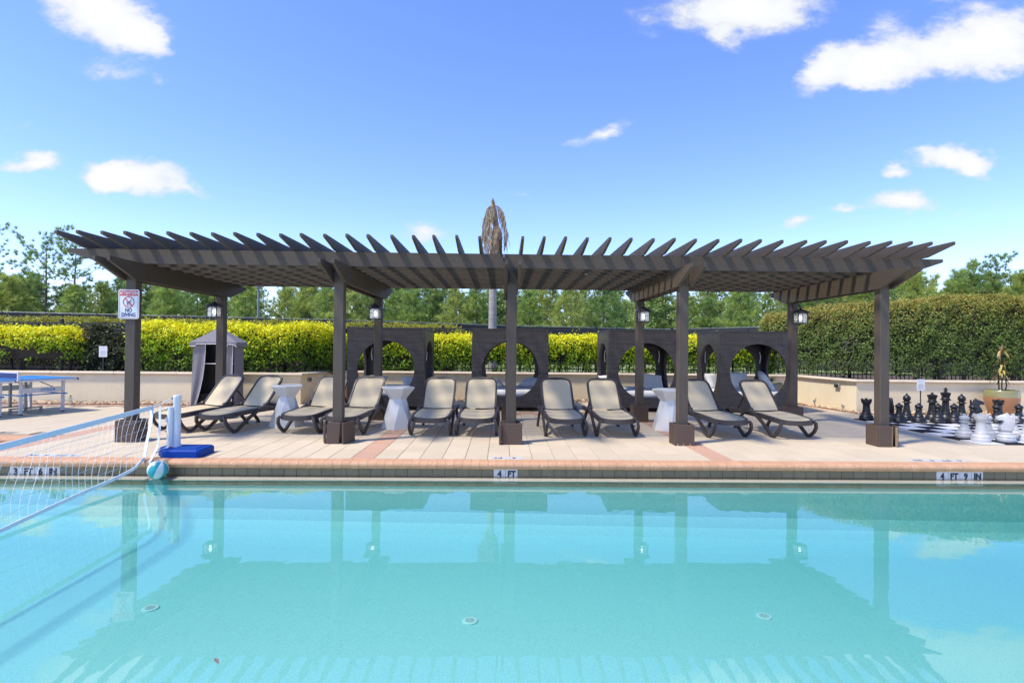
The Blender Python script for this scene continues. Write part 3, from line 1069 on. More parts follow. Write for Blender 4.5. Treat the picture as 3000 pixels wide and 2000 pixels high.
# ================================================================== PERGOLA
PX = [-5.1588, -2.2882, 0.1331, 2.56, 5.4349]
YF, YB = 7.703, 10.0997
PERG = thing('pergola', 'long dark brown timber pergola over the row of sun loungers beside the pool', 'pergola', (0.13, 8.9, 0))
pm = MB()
pm.box((-.0675, -.0675, 0), (.0675, .0675, 2.475), c=.006)
post_me = pm.mesh('post', 'wood_z')
bm_ = MB()
bm_.box((-.122, -.014, 0), (.122, .014, .295), c=.004)
board_a = bm_.mesh('base_board', 'base_wood')
bm_ = MB()
bm_.box((-.138, -.014, 0), (.138, .014, .295), c=.004)
board_b = bm_.mesh('base_board', 'base_wood')
bm_ = MB()
bm_.box((-.088, -.014, 0), (.088, .014, .295), c=.004)
board_c = bm_.mesh('base_board', 'base_wood')
for i, x in enumerate(PX):
    for yy in (YF, YB):
        p = link('post', post_me, PERG, (x - .13, yy - 8.9, 0))
        fr = yy == YF
        boards = [[board_b, (0, -.124, 0), (0, 0, 0)], [board_b, (0, .124, 0), (0, 0, 0)],
                  [board_a, (-.124, 0, 0), (0, 0, math.pi / 2)], [board_a, (.124, 0, 0), (0, 0, math.pi / 2)]]
        if fr and i == 1:      # sprung boards
            boards[0] = [board_c, (-.035, -.152, 0), (-.04, .06, .03)]
            boards[2] = [board_a, (-.175, -.05, 0), (0, .10, math.pi / 2 + .35)]
            boards[3] = [board_a, (.165, -.075, 0), (0, -.03, math.pi / 2 - .42)]
        elif fr and i == 2:
            boards[0] = [board_b, (.02, -.126, 0), (0, 0, 0)]
            boards[2] = [board_a, (-.150, -.04, 0), (0, 0, math.pi / 2 - .22)]
            boards[2][2] = (0, -.10, math.pi / 2)
        elif fr and i == 4:
            boards[0] = [board_c, (-.04, -.126, 0), (0, 0, -.02)]
            boards[3] = [board_a, (.150, -.012, 0), (0, 0, math.pi / 2 - .12)]
        elif fr and i == 0:
            boards[2] = [board_a, (-.128, 0, 0), (0, .02, math.pi / 2)]
            boards[3] = [board_a, (.140, -.01, 0), (0, 0, math.pi / 2 + .05)]
        for me_, lo_, ro_ in boards:
            link('base_board', me_, p, lo_, ro_)
        if fr and i == 4:
            s_ = MB()
            s_.box((.052, -.134, .002), (.066, -.12, .285))
            s_.box((.100, -.150, .002), (.128, -.138, .28))
            s_.build('split_edge', 'raw_wood', p)
        if fr and i == 3:
            s_ = MB()
            for q in range(3):
                xx = (-.03, .06, -.115)[q] if i == 3 else (.075, .078, .08)[q]
                s_.add([(xx, -.1395, .0 + .0 * q), (xx + .03, -.1395, 0), (xx + .012, -.1395, .045 if i == 3 else .27)], [(0, 1, 2)])
            s_.build('bare_chip', 'raw_wood', p)

# paired cross beams on every pair of posts
cbp = [(7.07, 2.478), (7.07, 2.425), (7.60, 2.2285), (10.22, 2.2285), (10.80, 2.425), (10.80, 2.478)]
cm = MB()
cm.prism([(a - 8.9, b_) for a, b_ in cbp], 'x', -.02, .02)
cross_me = cm.mesh('cross_beam', 'wood_y')
for x in PX:
    for s in (-1, 1):
        link('cross_beam', cross_me, PERG, (x - .13 + s * .0885, RNG.uniform(-.012, .012), 0))

# ten long boards along the roof, each in four butted lengths with tapered ends
YL = [7.79 + i * .3125 for i in range(10)]
brk = [-2.533, 0.012, 2.564]
for yi, yy in enumerate(YL):
    jog = RNG.uniform(-.03, .03)
    xsb = [-6.124] + [q + (0 if yi == 0 else jog) for q in brk] + [6.383]
    for k in range(4):
        x0, x1 = xsb[k] + (.002 if k else 0), xsb[k + 1] - (.002 if k < 3 else 0)
        z0, z1 = 2.482, 2.684
        poly = [(x0, z0), (x1, z0), (x1, z1), (x0, z1)]
        if k == 0:
            poly = [(x0, z1 - .045), (x0 + .46, z0), (x1, z0), (x1, z1), (x0, z1)]
        if k == 3:
            poly = [(x0, z0), (x1 - .46, z0), (x1, z1 - .045), (x1, z1), (x0, z1)]
        m_ = MB()
        xc = (x0 + x1) / 2
        m_.prism([(a - xc, b_) for a, b_ in poly], 'y', -.019, .019)
        o = m_.build('long_beam', 'wood_x', PERG)
        o.location = (xc - .13, yy - 8.9 + RNG.uniform(-.002, .002), RNG.uniform(-.0015, .0015))

# forty-two rafters with tapered tails
rp = [(7.23, 2.825), (7.23, 2.785), (7.70, 2.686), (10.70, 2.686), (11.17, 2.785), (11.17, 2.825)]
rm = MB()
rm.prism([(a - 8.9, b_) for a, b_ in rp], 'x', -.018, .018)
raft_me = rm.mesh('rafter', 'wood_y')
for i in range(42):
    x = -5.869 + (6.087 + 5.869) * i / 41
    o = link('rafter', raft_me, PERG, (x - .13 + RNG.uniform(-.012, .012), RNG.uniform(-.02, .02), RNG.uniform(0, .008)), (0, 0, RNG.uniform(-.003, .003)))

# ---- NO DIVING sign on the front left post
SIGN = thing('warning_sign', 'white and red ATTENTION NO DIVING sign on the front left pergola post', 'sign', (-5.168, 7.615, 1.693))
sw, shh = .284, .405


def rrect(w, h, r, n=5):
    out = []
    for cx, cy, a0 in ((w / 2 - r, h / 2 - r, 0), (-w / 2 + r, h / 2 - r, 90), (-w / 2 + r, -h / 2 + r, 180), (w / 2 - r, -h / 2 + r, 270)):
        for k in range(n + 1):
            a = rad(a0 + 90 * k / n)
            out.append((cx + r * math.cos(a), cy + r * math.sin(a)))
    return out


b = MB()
b.prism([(p[0], p[1] + shh / 2) for p in rrect(sw, shh, .028)], 'y', 0, .004)
b.build('sign_plate', 'sign_white', SIGN)
b = MB()
o_, i_ = rrect(sw - .026, shh - .026, .022), rrect(sw - .036, shh - .036, .018)
k = len(o_)
b.add([(p[0], -.0008, p[1] + shh / 2) for p in o_] + [(p[0], -.0008, p[1] + shh / 2) for p in i_], [(j, (j + 1) % k, k + (j + 1) % k, k + j) for j in range(k)])
b.build('red_border', 'ink_red', SIGN)
b = MB()
b.box((-.127, -.0012, .318), (.127, -.0002, .390))
hb = b.build('red_band', 'ink_red', SIGN)
link('lettering', text_mesh('ATTENTION', .066, 'sign_white', bold=.0018, xs=.66), hb, (0, -.0018, .3535), (math.pi / 2, 0, 0))
b = MB()
cz = .232
for k in range(40):
    a0, a1 = 2 * math.pi * k / 40, 2 * math.pi * (k + 1) / 40
    b.add([(r_ * math.cos(a), -.0024, cz + r_ * math.sin(a)) for r_, a in ((.078, a0), (.078, a1), (.067, a1), (.067, a0))], [(0, 1, 2, 3)])
dx = .0075 * .707
b.add([(-.05 - dx, -.0021, cz + .05 - dx), (-.05 + dx, -.0021, cz + .05 + dx), (.05 + dx, -.0021, cz - .05 + dx), (.05 - dx, -.0021, cz - .05 - dx)], [(0, 1, 2, 3)])
b.build('prohibition_ring', 'ink_red', SIGN)
b = MB()
b.tube([(.038, -.003, cz + .038), (.022, -.003, cz + .008), (.002, -.003, cz - .004), (-.010, -.003, cz - .014), (-.022, -.003, cz - .034)], [.003, .005, .007, .006, .003], 6)
b.lathe([(.0, -.007), (.006, -.004), (.007, 0), (.006, .004), (0, .007)], 8, (-.024, -.003, cz - .004))
b.box((-.040, -.0032, cz - .047), (.034, -.0026, cz - .042))
b.build('diver_pictogram', 'ink_blue', SIGN)
link('lettering', text_mesh('NO', .074, 'ink_blue', bold=.003, xs=.82), SIGN, (0, -.0012, .116), (math.pi / 2, 0, 0))
link('lettering', text_mesh('DIVING', .072, 'ink_blue', bold=.003, xs=.80), SIGN, (0, -.0012, .053), (math.pi / 2, 0, 0))

# ---- wall lanterns on the rear posts
LW = .085


def make_lantern():
    t_ = thing('wall_lantern', '', 'lantern', group='lanterns on the rear pergola posts')
    b = MB()
    b.tube([(0, 0, .30), (0, -.06, .36), (0, -.12, .385), (0, -.175, .36), (0, -.195, .31), (0, -.18, .27), (0, -.15, .265), (0, -.135, .29), (0, -.15, .315)], .007, 6)
    b.tube([(0, -.195, .31), (0, -.20, .25), (0, -.20, .2)], .006, 6)
    b.box((-.035, -.012, .22), (.035, 0, .38), c=.003)
    b.build('scroll_bracket', 'lantern_metal', t_, smooth=40)
    b = MB()
    c = (0, -.2, 0)
    r_ = .128 * math.sqrt(2)
    b.lathe([(r_, .118), (r_, .124), (.02, .20), (.012, .215)], 4, c, ph=math.pi / 4)
    b.build('lantern_roof', 'lantern_metal', t_)
    b = MB()
    for sx_ in (-1, 1):
        for sy_ in (-1, 1):
            b.box((sx_ * LW - .007, -.2 + sy_ * LW - .007, -.06), (sx_ * LW + .007, -.2 + sy_ * LW + .007, .118))
    b.box((-LW - .014, -.2 - LW - .014, -.072), (LW + .014, -.2 + LW + .014, -.06))
    for sy_ in (-1, 1):
        b.box((-LW, -.2 + sy_ * LW - .003, .03), (LW, -.2 + sy_ * LW + .003, .035))
        b.box((-.003, -.2 + sy_ * LW - .003, -.06), (.003, -.2 + sy_ * LW + .003, .118))
        b.prism([(-LW, .118), (-LW, .085), (-.05, .104), (0, .110), (.05, .104), (LW, .085), (LW, .118)], 'y', -.2 + sy_ * LW - .004, -.2 + sy_ * LW + .004)
    for sx_ in (-1, 1):
        b.box((sx_ * LW - .003, -.2 - LW, .03), (sx_ * LW + .003, -.2 + LW, .035))
        b.box((sx_ * LW - .003, -.203, -.06), (sx_ * LW + .003, -.197, .118))
    b.build('lantern_frame', 'lantern_metal', t_)
    for sx_, sy_ in ((0, -1), (0, 1), (-1, 0), (1, 0)):
        b = MB()
        if sx_ == 0:
            b.box((-LW + .006, -.2 + sy_ * .078 - .001, -.06), (LW - .006, -.2 + sy_ * .078 + .001, .116))
        else:
            b.box((sx_ * .078 - .001, -.2 - LW + .006, -.06), (sx_ * .078 + .001, -.2 + LW - .006, .116))
        b.build('glass_pane', 'lantern_glass', t_)
    b = MB()
    b.lathe([(.012, -.02), (.026, .02), (.028, .04), (.018, .065), (.0, .075)], 10, (0, -.2, 0))
    b.build('bulb', 'bulb_lit', t_, smooth=60)
    return t_


lan0 = make_lantern()
for k, (pi_, lab) in enumerate(((0, 'black wall lantern on the rear pergola post behind the NO DIVING post'), (1, 'black wall lantern on the rear post in front of the leftmost wicker daybed'),
                                (3, 'black wall lantern on the rear post in front of the third wicker daybed'), (4, 'black wall lantern on the far right rear post, against the dark hedge'))):
    o = lan0 if k == 0 else copy_tree(lan0)
    o.location = (PX[pi_], YB - .0675, 1.905)
    o['label'] = lab
b = MB()
b.lathe([(.02, -.004), (.022, 0), (.0, .004)], 10)
dk = b.build('downlight', 'plastic_white', smooth=40)
dk.location = (1.27, 8.27, 2.478)
tag(dk, 'tiny white round light fixed under the pergola boards', 'light')

# ================================================================== SUN LOUNGERS
def railz(y):
    """height of the top of the seat rail along the lounger; y = 0 at the hinge, negative towards the foot"""
    if y >= -.15:
        return .338
    q = (-.15 - y) / .75
    return .338 - .055 * q ** 1.5


def make_lounger():
    t_ = thing('sun_lounger', '', 'sun lounger', group='beige sling sun loungers in a row under the pergola')
    # seat frame: a deep bowed rail round the foot, running back past the hinge
    pts = [(-.268, .62), (-.27, .3), (-.272, 0), (-.278, -.3), (-.280, -.58), (-.272, -.70), (-.245, -.785), (-.18, -.845), (-.09, -.875), (0, -.885)]
    pts = pts + [(-a, b_) for a, b_ in pts[-2::-1]]
    path_ = [(a, b_, railz(b_) - .035) for a, b_ in pts]
    b = MB()
    b.tube(path_, 0, flat=(.034, .072, (0, 0, 1)))
    b.box((-.255, .585, .285), (.255, .62, .315))
    b.box((-.25, -.02, .29), (.25, .015, .31))
    b.build('seat_frame', 'resin', t_, smooth=40)
    # seat sling
    b = MB()
    rows = [.04, -.12, -.28, -.44, -.58, -.70, -.775, -.83, -.858]
    wid = [.245, .247, .250, .255, .256, .247, .222, .165, .08]
    vs, fs = [], []
    for y_, w_ in zip(rows, wid):
        for k in range(9):
            u = -1 + k / 4
            vs.append((u * w_, y_ + (.0 if abs(u) < 1 else 0), railz(y_) - .004 - .016 * (1 - u * u)))
    for r in range(len(rows) - 1):
        for k in range(8):
            a = r * 9 + k
            fs.append((a, a + 9, a + 10, a + 1))
    b.add(vs, fs)
    b.build('seat_sling', 'sling', t_, smooth=80)
    # legs: the V under the front and the splayed rear leg, both from the arch at the hinge
    for s in (-1, 1):
        fl = [(s * .262, -.80, .262), (s * .290, -.812, .235), (s * .305, -.800, .17), (s * .308, -.755, .10), (s * .306, -.69, .045), (s * .304, -.645, .022),
              (s * .303, -.59, .035), (s * .302, -.50, .105), (s * .300, -.34, .215), (s * .297, -.17, .305), (s * .294, -.06, .338), (s * .292, .0, .345)]
        b = MB()
        b.tube(fl, 0, flat=(.043, .036, (s, 0, 0.0)))
        b.box((s * .304 - .020, -.672, 0), (s * .304 + .020, -.612, .03), c=.004)
        b.build('leg', 'resin', t_, smooth=50)
        rl = [(s * .292, -.03, .340), (s * .293, .08, .338), (s * .295, .17, .29), (s * .298, .27, .19), (s * .30, .36, .085), (s * .302, .405, .025)]
        b = MB()
        b.tube(rl, 0, flat=(.042, .036, (s, 0, 0.0)))
        b.box((s * .302 - .02, .37, 0), (s * .302 + .02, .43, .03), c=.004)
        b.build('leg', 'resin', t_, smooth=50)
        h = MB()
        h.lathe([(0, -.032), (.030, -.028), (.038, -.012), (.038, .012), (.030, .028), (0, .032)], 12)
        ho = h.build('hinge', 'resin', t_, smooth=40)
        ho.location = (s * .262, .005, .362)
        ho.rotation_euler = (0, math.pi / 2, 0)
    # raised back
    A = rad(50)
    def bk(u, w_, d=0.0):
        return (u, .02 + w_ * math.cos(A) - d * math.sin(A), .352 + w_ * math.sin(A) + d * math.cos(A))
    out = [(-.248, .0), (-.252, .18), (-.254, .40), (-.248, .51), (-.225, .565), (-.17, .592), (-.08, .603), (0, .606)]
    out = out + [(-a, b_) for a, b_ in out[-2::-1]]
    b = MB()
    b.tube([bk(a, w_) for a, w_ in out], 0, flat=(.031, .034, (0, -math.sin(A), math.cos(A))))
    b.build('back_frame', 'resin', t_, smooth=40)
    b = MB()
    rows = [(-.01, .232), (.08, .234), (.2, .236), (.34, .238), (.44, .236), (.51, .230), (.55, .212), (.575, .175), (.588, .10)]
    vs, fs = [], []
    for w_, hw in rows:
        for k in range(9):
            u = -1 + k / 4
            vs.append(bk(u * hw, w_, .006 - .012 * (1 - u * u)))
    for r in range(len(rows) - 1):
        for k in range(8):
            a = r * 9 + k
            fs.append((a, a + 1, a + 10, a + 9))
    b.add(vs, fs)
    b.build('back_sling', 'sling', t_, smooth=80)
    b = MB()
    for s in (-1, 1):
        b.tube([bk(s * .19, .36, -.02), (s * .20, .50, .31)], 0, flat=(.022, .03, (1, 0, 0)))
    b.build('back_prop', 'resin', t_)
    return t_


L0 = make_lounger()
LOUNGERS = [(-4.80, 9.17, -24, 'leftmost beige sun lounger, half behind the white volleyball pole, before the grey tent'),
            (-4.12, 9.12, -22, 'beige sun lounger just left of the first white hourglass table'),
            (-2.98, 9.14, -10, 'beige sun lounger just right of the first white hourglass table, partly behind a post'),
            (-2.31, 9.06, -8.5, 'beige sun lounger behind the post with sprung base boards'),
            (-1.055, 9.00, -2, 'beige sun lounger just right of the middle white hourglass table'),
            (-0.355, 9.00, -2, 'beige sun lounger just left of the middle pergola post'),
            (0.945, 8.98, 3, 'beige sun lounger right of the middle pergola post, in front of a gap between daybeds'),
            (1.735, 9.00, 2.5, 'beige sun lounger in front of the third wicker daybed, left of the white cushion'),
            (3.37, 8.96, 9, 'beige sun lounger just right of the post with chipped base, second from the right'),
            (4.385, 8.98, 8, 'rightmost beige sun lounger, in front of the last wicker daybed')]
for k, (x, y, d, lab) in enumerate(LOUNGERS):
    o = L0 if k == 0 else copy_tree(L0)
    o.location = (x, y, 0)
    o.rotation_euler = (0, 0, rad(d))
    o['label'] = lab

# ---- hourglass side tables
def make_table():
    t_ = thing('side_table', '', 'table', group='white hourglass side tables between the loungers')
    def hexr(r, z, ph):
        return [(r * math.cos(math.pi / 3 * j + ph), r * math.sin(math.pi / 3 * j + ph), z) for j in range(6)]
    b = MB()
    a, w_ = hexr(.285, 0, .3), hexr(.138, .485, .3 + math.pi / 6)
    b.add(a + w_, [(j, (j + 1) % 6, 6 + j) for j in range(6)] + [((j + 1) % 6, 6 + (j + 1) % 6, 6 + j) for j in range(6)] + [tuple(range(6))[::-1]])
    b.build('base', 'plastic_table', t_)
    b = MB()
    w2, tp_ = hexr(.138, .485, .3 + math.pi / 6), hexr(.270, .655, .3 + math.pi / 6)
    t2 = hexr(.274, .672, .3 + math.pi / 6)
    t3 = hexr(.266, .679, .3 + math.pi / 6)
    b.add(w2 + tp_ + t2 + t3, [(6 * q + j, 6 * q + (j + 1) % 6, 6 * q + 6 + (j + 1) % 6, 6 * q + 6 + j) for q in range(3) for j in range(6)] + [tuple(range(18, 24))])
    b.build('table_top', 'plastic_table', t_)
    return t_


T0 = make_table()
for k, (x, y, r_, lab) in enumerate(((-3.60, 9.22, 0, 'white hourglass side table between the left loungers'), (-1.72, 9.08, .2, 'white hourglass side table left of the fifth lounger, standing on the peach paving stripe'),
                                     (2.80, 9.10, .1, 'white hourglass side table half hidden by the post with a chipped base'))):
    o = T0 if k == 0 else copy_tree(T0)
    o.location = (x, y, 0)
    o.rotation_euler = (0, 0, r_)
    o['label'] = lab

# ================================================================== WICKER DAYBEDS
def panel_mb(hw, z0, z1, R, zc, th, n=48):
    """Upright panel in the x-z plane with a round opening."""
    angs = [2 * math.pi * k / n for k in range(n)]
    for cx, cz in ((hw, z1 - zc), (-hw, z1 - zc), (-hw, z0 - zc), (hw, z0 - zc)):
        angs.append(math.atan2(cz, cx) % (2 * math.pi))
    angs = sorted(set(round(a, 5) for a in angs))
    inn, outr = [], []
    for a in angs:
        c, s = math.cos(a), math.sin(a)
        t_ = min(hw / abs(c) if abs(c) > 1e-6 else 1e9, ((z1 - zc) / s if s > 0 else (z0 - zc) / s) if abs(s) > 1e-6 else 1e9)
        inn.append((R * c, zc + R * s))
        outr.append((t_ * c, zc + t_ * s))
    k = len(angs)
    vs = []
    for y_ in (-th / 2, th / 2):
        vs += [(p[0], y_, p[1]) for p in inn] + [(p[0], y_, p[1]) for p in outr]
    fs = []
    for j in range(k):
        q = (j + 1) % k
        fs += [(j, k + j, k + q, q), (2 * k + q, 3 * k + q, 3 * k + j, 2 * k + j), (j, q, 2 * k + q, 2 * k + j), (k + q, k + j, 3 * k + j, 3 * k + q)]
    b = MB()
    b.add(vs, fs)
    return b


def pillow_mesh(name, w, h, t_, n=10):
    vs, fs = [], []
    for sgn in (1, -1):
        for i in range(n + 1):
            for j in range(n + 1):
                u, v = -1 + 2 * i / n, -1 + 2 * j / n
                e = max(0, (1 - u ** 4) * (1 - v ** 4)) ** .5
                k = 1 - .07 * (1 - abs(u)) * abs(v) ** 3 - 0
                kx = 1 - .08 * (1 - v * v) * abs(u) ** 3
                ky = 1 - .08 * (1 - u * u) * abs(v) ** 3
                vs.append((u * w / 2 * kx, v * h / 2 * ky, sgn * (t_ / 2 * e + .004)))
    m_ = (n + 1) ** 2
    for i in range(n):
        for j in range(n):
            a = i * (n + 1) + j
            fs.append((a, a + n + 1, a + n + 2, a + 1))
            fs.append((m_ + a, m_ + a + 1, m_ + a + n + 2, m_ + a + n + 1))
    rim = [i * (n + 1) for i in range(n + 1)] + [n * (n + 1) + j for j in range(1, n + 1)] + [i * (n + 1) + n for i in range(n - 1, -1, -1)] + [j for j in range(n - 1, 0, -1)]
    for a, c in zip(rim, rim[1:] + rim[:1]):
        fs.append((a, c, m_ + c, m_ + a))
    b = MB()
    b.add(vs, fs)
    return b.mesh(name, 'cushion', 70)


PIL = pillow_mesh('pillow', .52, .40, .16)
CH, CWD, ZC = 1.72, .81, .87


def make_daybed():
    t_ = thing('wicker_daybed', '', 'daybed', group='dark wicker cube daybeds')
    pan = panel_mb(CWD, .09, CH, .60, ZC, .055).mesh('side_panel', 'wicker', 30)
    for k in range(4):
        a = k * math.pi / 2
        d = CWD - .0285
        if k % 2 == 0:
            link('side_panel', pan, t_, (d * math.sin(a), -d * math.cos(a), 0), (0, 0, a))
    pan2 = panel_mb(CWD - .057, .09, CH - .001, .60, ZC, .055).mesh('side_panel', 'wicker', 30)
    for k in (1, 3):
        a = k * math.pi / 2
        d = CWD - .0285
        link('side_panel', pan2, t_, (d * math.sin(a), -d * math.cos(a), 0), (0, 0, a))
    b = MB()
    b.box((-CWD - .004, -CWD - .004, CH), (CWD + .004, CWD + .004, CH + .022), c=.004)
    b.build('roof_panel', 'wicker', t_)
    b = MB()
    for sx_ in (-1, 1):
        for sy_ in (-1, 1):
            xx, yy = sx_ * (CWD - .075), sy_ * (CWD - .075)
            b.box((xx - .015, yy - .015, .1), (xx + .015, yy + .015, CH - .01))
            b.tube([(xx, yy, 1.35), (xx - sx_ * .28, yy, CH - .03)], 0, flat=(.025, .025, (0, 1, 0)))
            b.tube([(xx, yy, 1.35), (xx, yy - sy_ * .28, CH - .03)], 0, flat=(.025, .025, (1, 0, 0)))
    for s in (-1, 1):
        b.box((-CWD + .07, s * (CWD - .075) - .012, .80), (-.63, s * (CWD - .075) + .012, .83))
        b.box((.63, s * (CWD - .075) - .012, .80), (CWD - .07, s * (CWD - .075) + .012, .83))
    b.build('inner_frame', 'metal_black', t_)
    b = MB()
    for a in (0, 1):
        M_ = Matrix.Rotation(a * math.pi / 2, 4, 'Z')
        for s in (-1, 1):
            for q in (-1, 1):
                x0, x1 = sorted((q * .598, q * (CWD - .002)))
                b.box((x0, s * CWD - .0025, .798), (x1, s * CWD + .0025, .812), M=M_)
    b.build('seam', 'metal_black', t_)
    b = MB()
    b.box((-CWD + .06, -CWD + .06, .16), (CWD - .06, CWD - .06, .30))
    b.build('bed_base', 'wicker', t_)
    b = MB()
    for sx_ in (-1, 1):
        for sy_ in (-1, 1):
            b.box((sx_ * .7 - .025, sy_ * .72 - .025, 0), (sx_ * .7 + .025, sy_ * .72 + .025, .16))
    b.build('feet', 'metal_black', t_)
    b = MB()
    b.box((-CWD + .075, -CWD + .075, .301), (CWD - .075, CWD - .075, .445), c=.04)
    b.build('mattress', 'cushion', t_, smooth=60)
    for sx_ in (-1, 1):
        b = MB()
        b.tube([(sx_ * .64, .70, 1.30), (sx_ * .66, .68, 1.18), (sx_ * .645, .70, 1.02)], .012, 6)
        b.build('curtain_tie', 'piping', t_, smooth=60)
    return t_


D0 = make_daybed()
DAY = [(-2.445, 12.31, 0, 'leftmost dark wicker cube daybed with round openings, behind a rear pergola post', [(.45, .1, .5, .9, 0, .4), (-.52, .45, .52, .6, 0, -.3)]),
       (.185, 12.31, -1, 'second dark wicker cube daybed from the left, seen square on behind the middle post', [(-.42, .15, .53, .25, 0, .3), (.50, .1, .55, .3, .0, -.5)]),
       (3.09, 12.31, -1.5, 'third wicker daybed from the left, with a white cushion standing on its mattress', [(.34, .0, .60, 1.05, .15, .3), (-.56, .4, .56, .8, 0, .6)]),
       (5.50, 12.30, -3, 'rightmost dark wicker cube daybed, white pillows showing in its round openings', [(.0, .3, .64, 1.15, .04, .1), (-.55, .45, .60, 1.2, 0, .8), (.56, .1, .62, .4, .9, 0)])]
pn = 0
PLAB = [['white pillow showing above the middle side table in the leftmost daybed', 'white pillow at the back left corner of the leftmost daybed'],
        ['white pillow lying at the left in the second daybed, by a lounger back', 'white pillow lying at the right inside the second daybed'],
        ['white quilted cushion standing on edge in the third daybed', 'white pillow behind the left opening of the third daybed'],
        ['white pillow standing upright at the back of the rightmost daybed', 'white pillow in the back left corner of the rightmost daybed', 'white pillow leaning at the right side of the rightmost daybed']]
for k, (x, y, d, lab, pil) in enumerate(DAY):
    o = D0 if k == 0 else copy_tree(D0)
    o.location = (x, y, 0)
    o.rotation_euler = (0, 0, rad(d))
    o['label'] = lab
    for q, (px, py, pz, rx, ry, rz) in enumerate(pil):
        pl = link('pillow', PIL, None, (x + px, y + py, pz), (rx, ry, rz))
        tag(pl, PLAB[k][q], 'pillow', 'white pillows in the wicker daybeds')

# ================================================================== GREY FABRIC TENT (towel cabinet)
TENT = thing('fabric_tent', 'small grey fabric tent with white piping and an open dark front, by the low wall', 'tent', (-6.15, 11.95, 0), rad(2))
b = MB()
pk, ez = 1.735, 1.40
ex, ey = .485, .27
b.add([(-ex, -ey, ez), (ex, -ey, ez), (ex, ey, ez), (-ex, ey, ez), (0, 0, pk), (-ex * .5, -ey * .52, ez + .15), (ex * .5, -ey * .5, ez + .145)],
      [(0, 1, 6, 5), (5, 6, 4), (1, 2, 4, 6), (2, 3, 4), (3, 0, 5, 4)])
b.build('roof', 'tent', TENT, smooth=20)
b = MB()
vy = [-ex, -.36, -.34, -.20, .0, .12, .14, .29, .31, .42, ex]
vz = [1.31, 1.31, 1.355, 1.36, 1.36, 1.36, 1.305, 1.305, 1.355, 1.35, 1.30]
b.add([(a, -ey - .003, ez) for a in vy] + [(a, -ey - .004, z_) for a, z_ in zip(vy, vz)], [(j + 1, j, 11 + j, 12 + j) for j in range(10)])
b.box((ex - .004, -ey, 1.31), (ex, ey, ez - .001))
b.box((-ex, -ey, 1.31), (-ex + .004, ey, ez - .001))
b.build('valance', 'tent', TENT)
b = MB()
b.tube([(a, -ey - .008, z_) for a, z_ in zip(vy, vz)], .006, 5)
b.build('piping', 'piping', TENT)


def drape(xt0, xt1, xb0, xb1, y_, n=8, m_=7, top=1.38, mid=None):
    b = MB()
    vs, fs = [], []
    for r in range(m_ + 1):
        v = r / m_
        for k in range(n + 1):
            u = k / n
            a0, a1 = xt0 + (xb0 - xt0) * v, xt1 + (xb1 - xt1) * (v if mid is None else v ** mid)
            vs.append((a0 + (a1 - a0) * u, y_ + .018 * math.sin(u * 9 + v * 3) * (.3 + v) - .012 * v, top - (top - .03) * v))
    for r in range(m_):
        for k in range(n):
            a = r * (n + 1) + k
            fs.append((a, a + n + 1, a + n + 2, a + 1))
    b.add(vs, fs)
    return b, [vs[r * (n + 1) + n] for r in range(m_ + 1)], [vs[r * (n + 1)] for r in range(m_ + 1)]


b, re_, le_ = drape(-.425, -.17, -.47, -.36, -ey + .03, mid=2.6)
b.build('curtain', 'tent', TENT, smooth=70)
p_ = MB()
p_.tube([(q[0], q[1] - .006, q[2]) for q in re_], .006, 5)
p_.build('piping', 'piping', TENT)
b, re_, le_ = drape(.20, .40, .18, .40, -ey + .03)
b.build('curtain', 'tent', TENT, smooth=70)
p_ = MB()
p_.tube([(q[0], q[1] - .006, q[2]) for q in re_], .006, 5)
p_.build('piping', 'piping', TENT)
b = MB()
b.box((-.428, -.22, .03), (-.420, .22, 1.40))
b.box((.420, -.22, .03), (.428, .22, 1.40))
b.box((-.419, .21, .03), (.419, .22, 1.40))
b.build('side_wall', 'tent', TENT)
b = MB()
b.box((-.415, .0, .03), (.415, .02, 1.38))
b.box((-.415, -.22, .0), (.415, .20, .03))
b.box((-.40, -.16, .031), (.40, -.02, .30))
b.build('inner_back', 'tent_dark', TENT)
b = MB()
b.box((-.41, -.20, .93), (.41, -.02, .95))
b.build('shelf', 'plastic_table', TENT)

# ================================================================== WATER VOLLEYBALL
VB = thing('volleyball_stand', 'white volleyball post on a blue plastic base at the pool edge', 'volleyball post', (-3.93, 6.74, 0.003))
b = MB()
plan = [(-.05, -.215), (.32, -.215), (.345, -.19), (.33, .17), (.30, .20), (-.20, .20), (-.245, .165), (-.245, .0), (-.225, -.05), (-.085, -.205)]
n_ = len(plan)
ins = [(a * .94 + .004, c * .92) for a, c in plan]
b.add([(*p, 0) for p in plan] + [(*p, .075) for p in plan] + [(*p, .092) for p in ins],
      [tuple(range(n_))[::-1], tuple(range(2 * n_, 3 * n_))] + [(q * n_ + j, q * n_ + (j + 1) % n_, (q + 1) * n_ + (j + 1) % n_, (q + 1) * n_ + j) for q in (0, 1) for j in range(n_)])
b.box((-.02, -.10, .0915), (.26, .14, .098), c=.003)
b.build('base', 'plastic_blue', VB)
b = MB()
b.lathe([(.055, .09), (.05, .12), (.043, .13), (.043, .64), (.045, .645), (.045, .69), (.046, .695), (.046, .715), (.042, .722), (0, .724)], 18, (-.055, .03, 0))
b.build('post', 'plastic_white', VB, smooth=40)
b = MB()
b.lathe([(.034, .10), (.034, .565), (.030, .58), (0, .583)], 14, (-.108, -.02, 0))
b.box((-.15, -.055, .40), (-.128, .01, .45), c=.004)
b.box((-.15, -.055, .55), (-.128, .01, .58), c=.004)
b.build('sleeve', 'plastic_white', VB, smooth=40)
b = MB()
b.lathe([(0, -.014), (.014, 0), (0, .014)], 8, (-.112, .02, .68))
b.build('eye_hook', 'metal_black', VB)
b = MB()
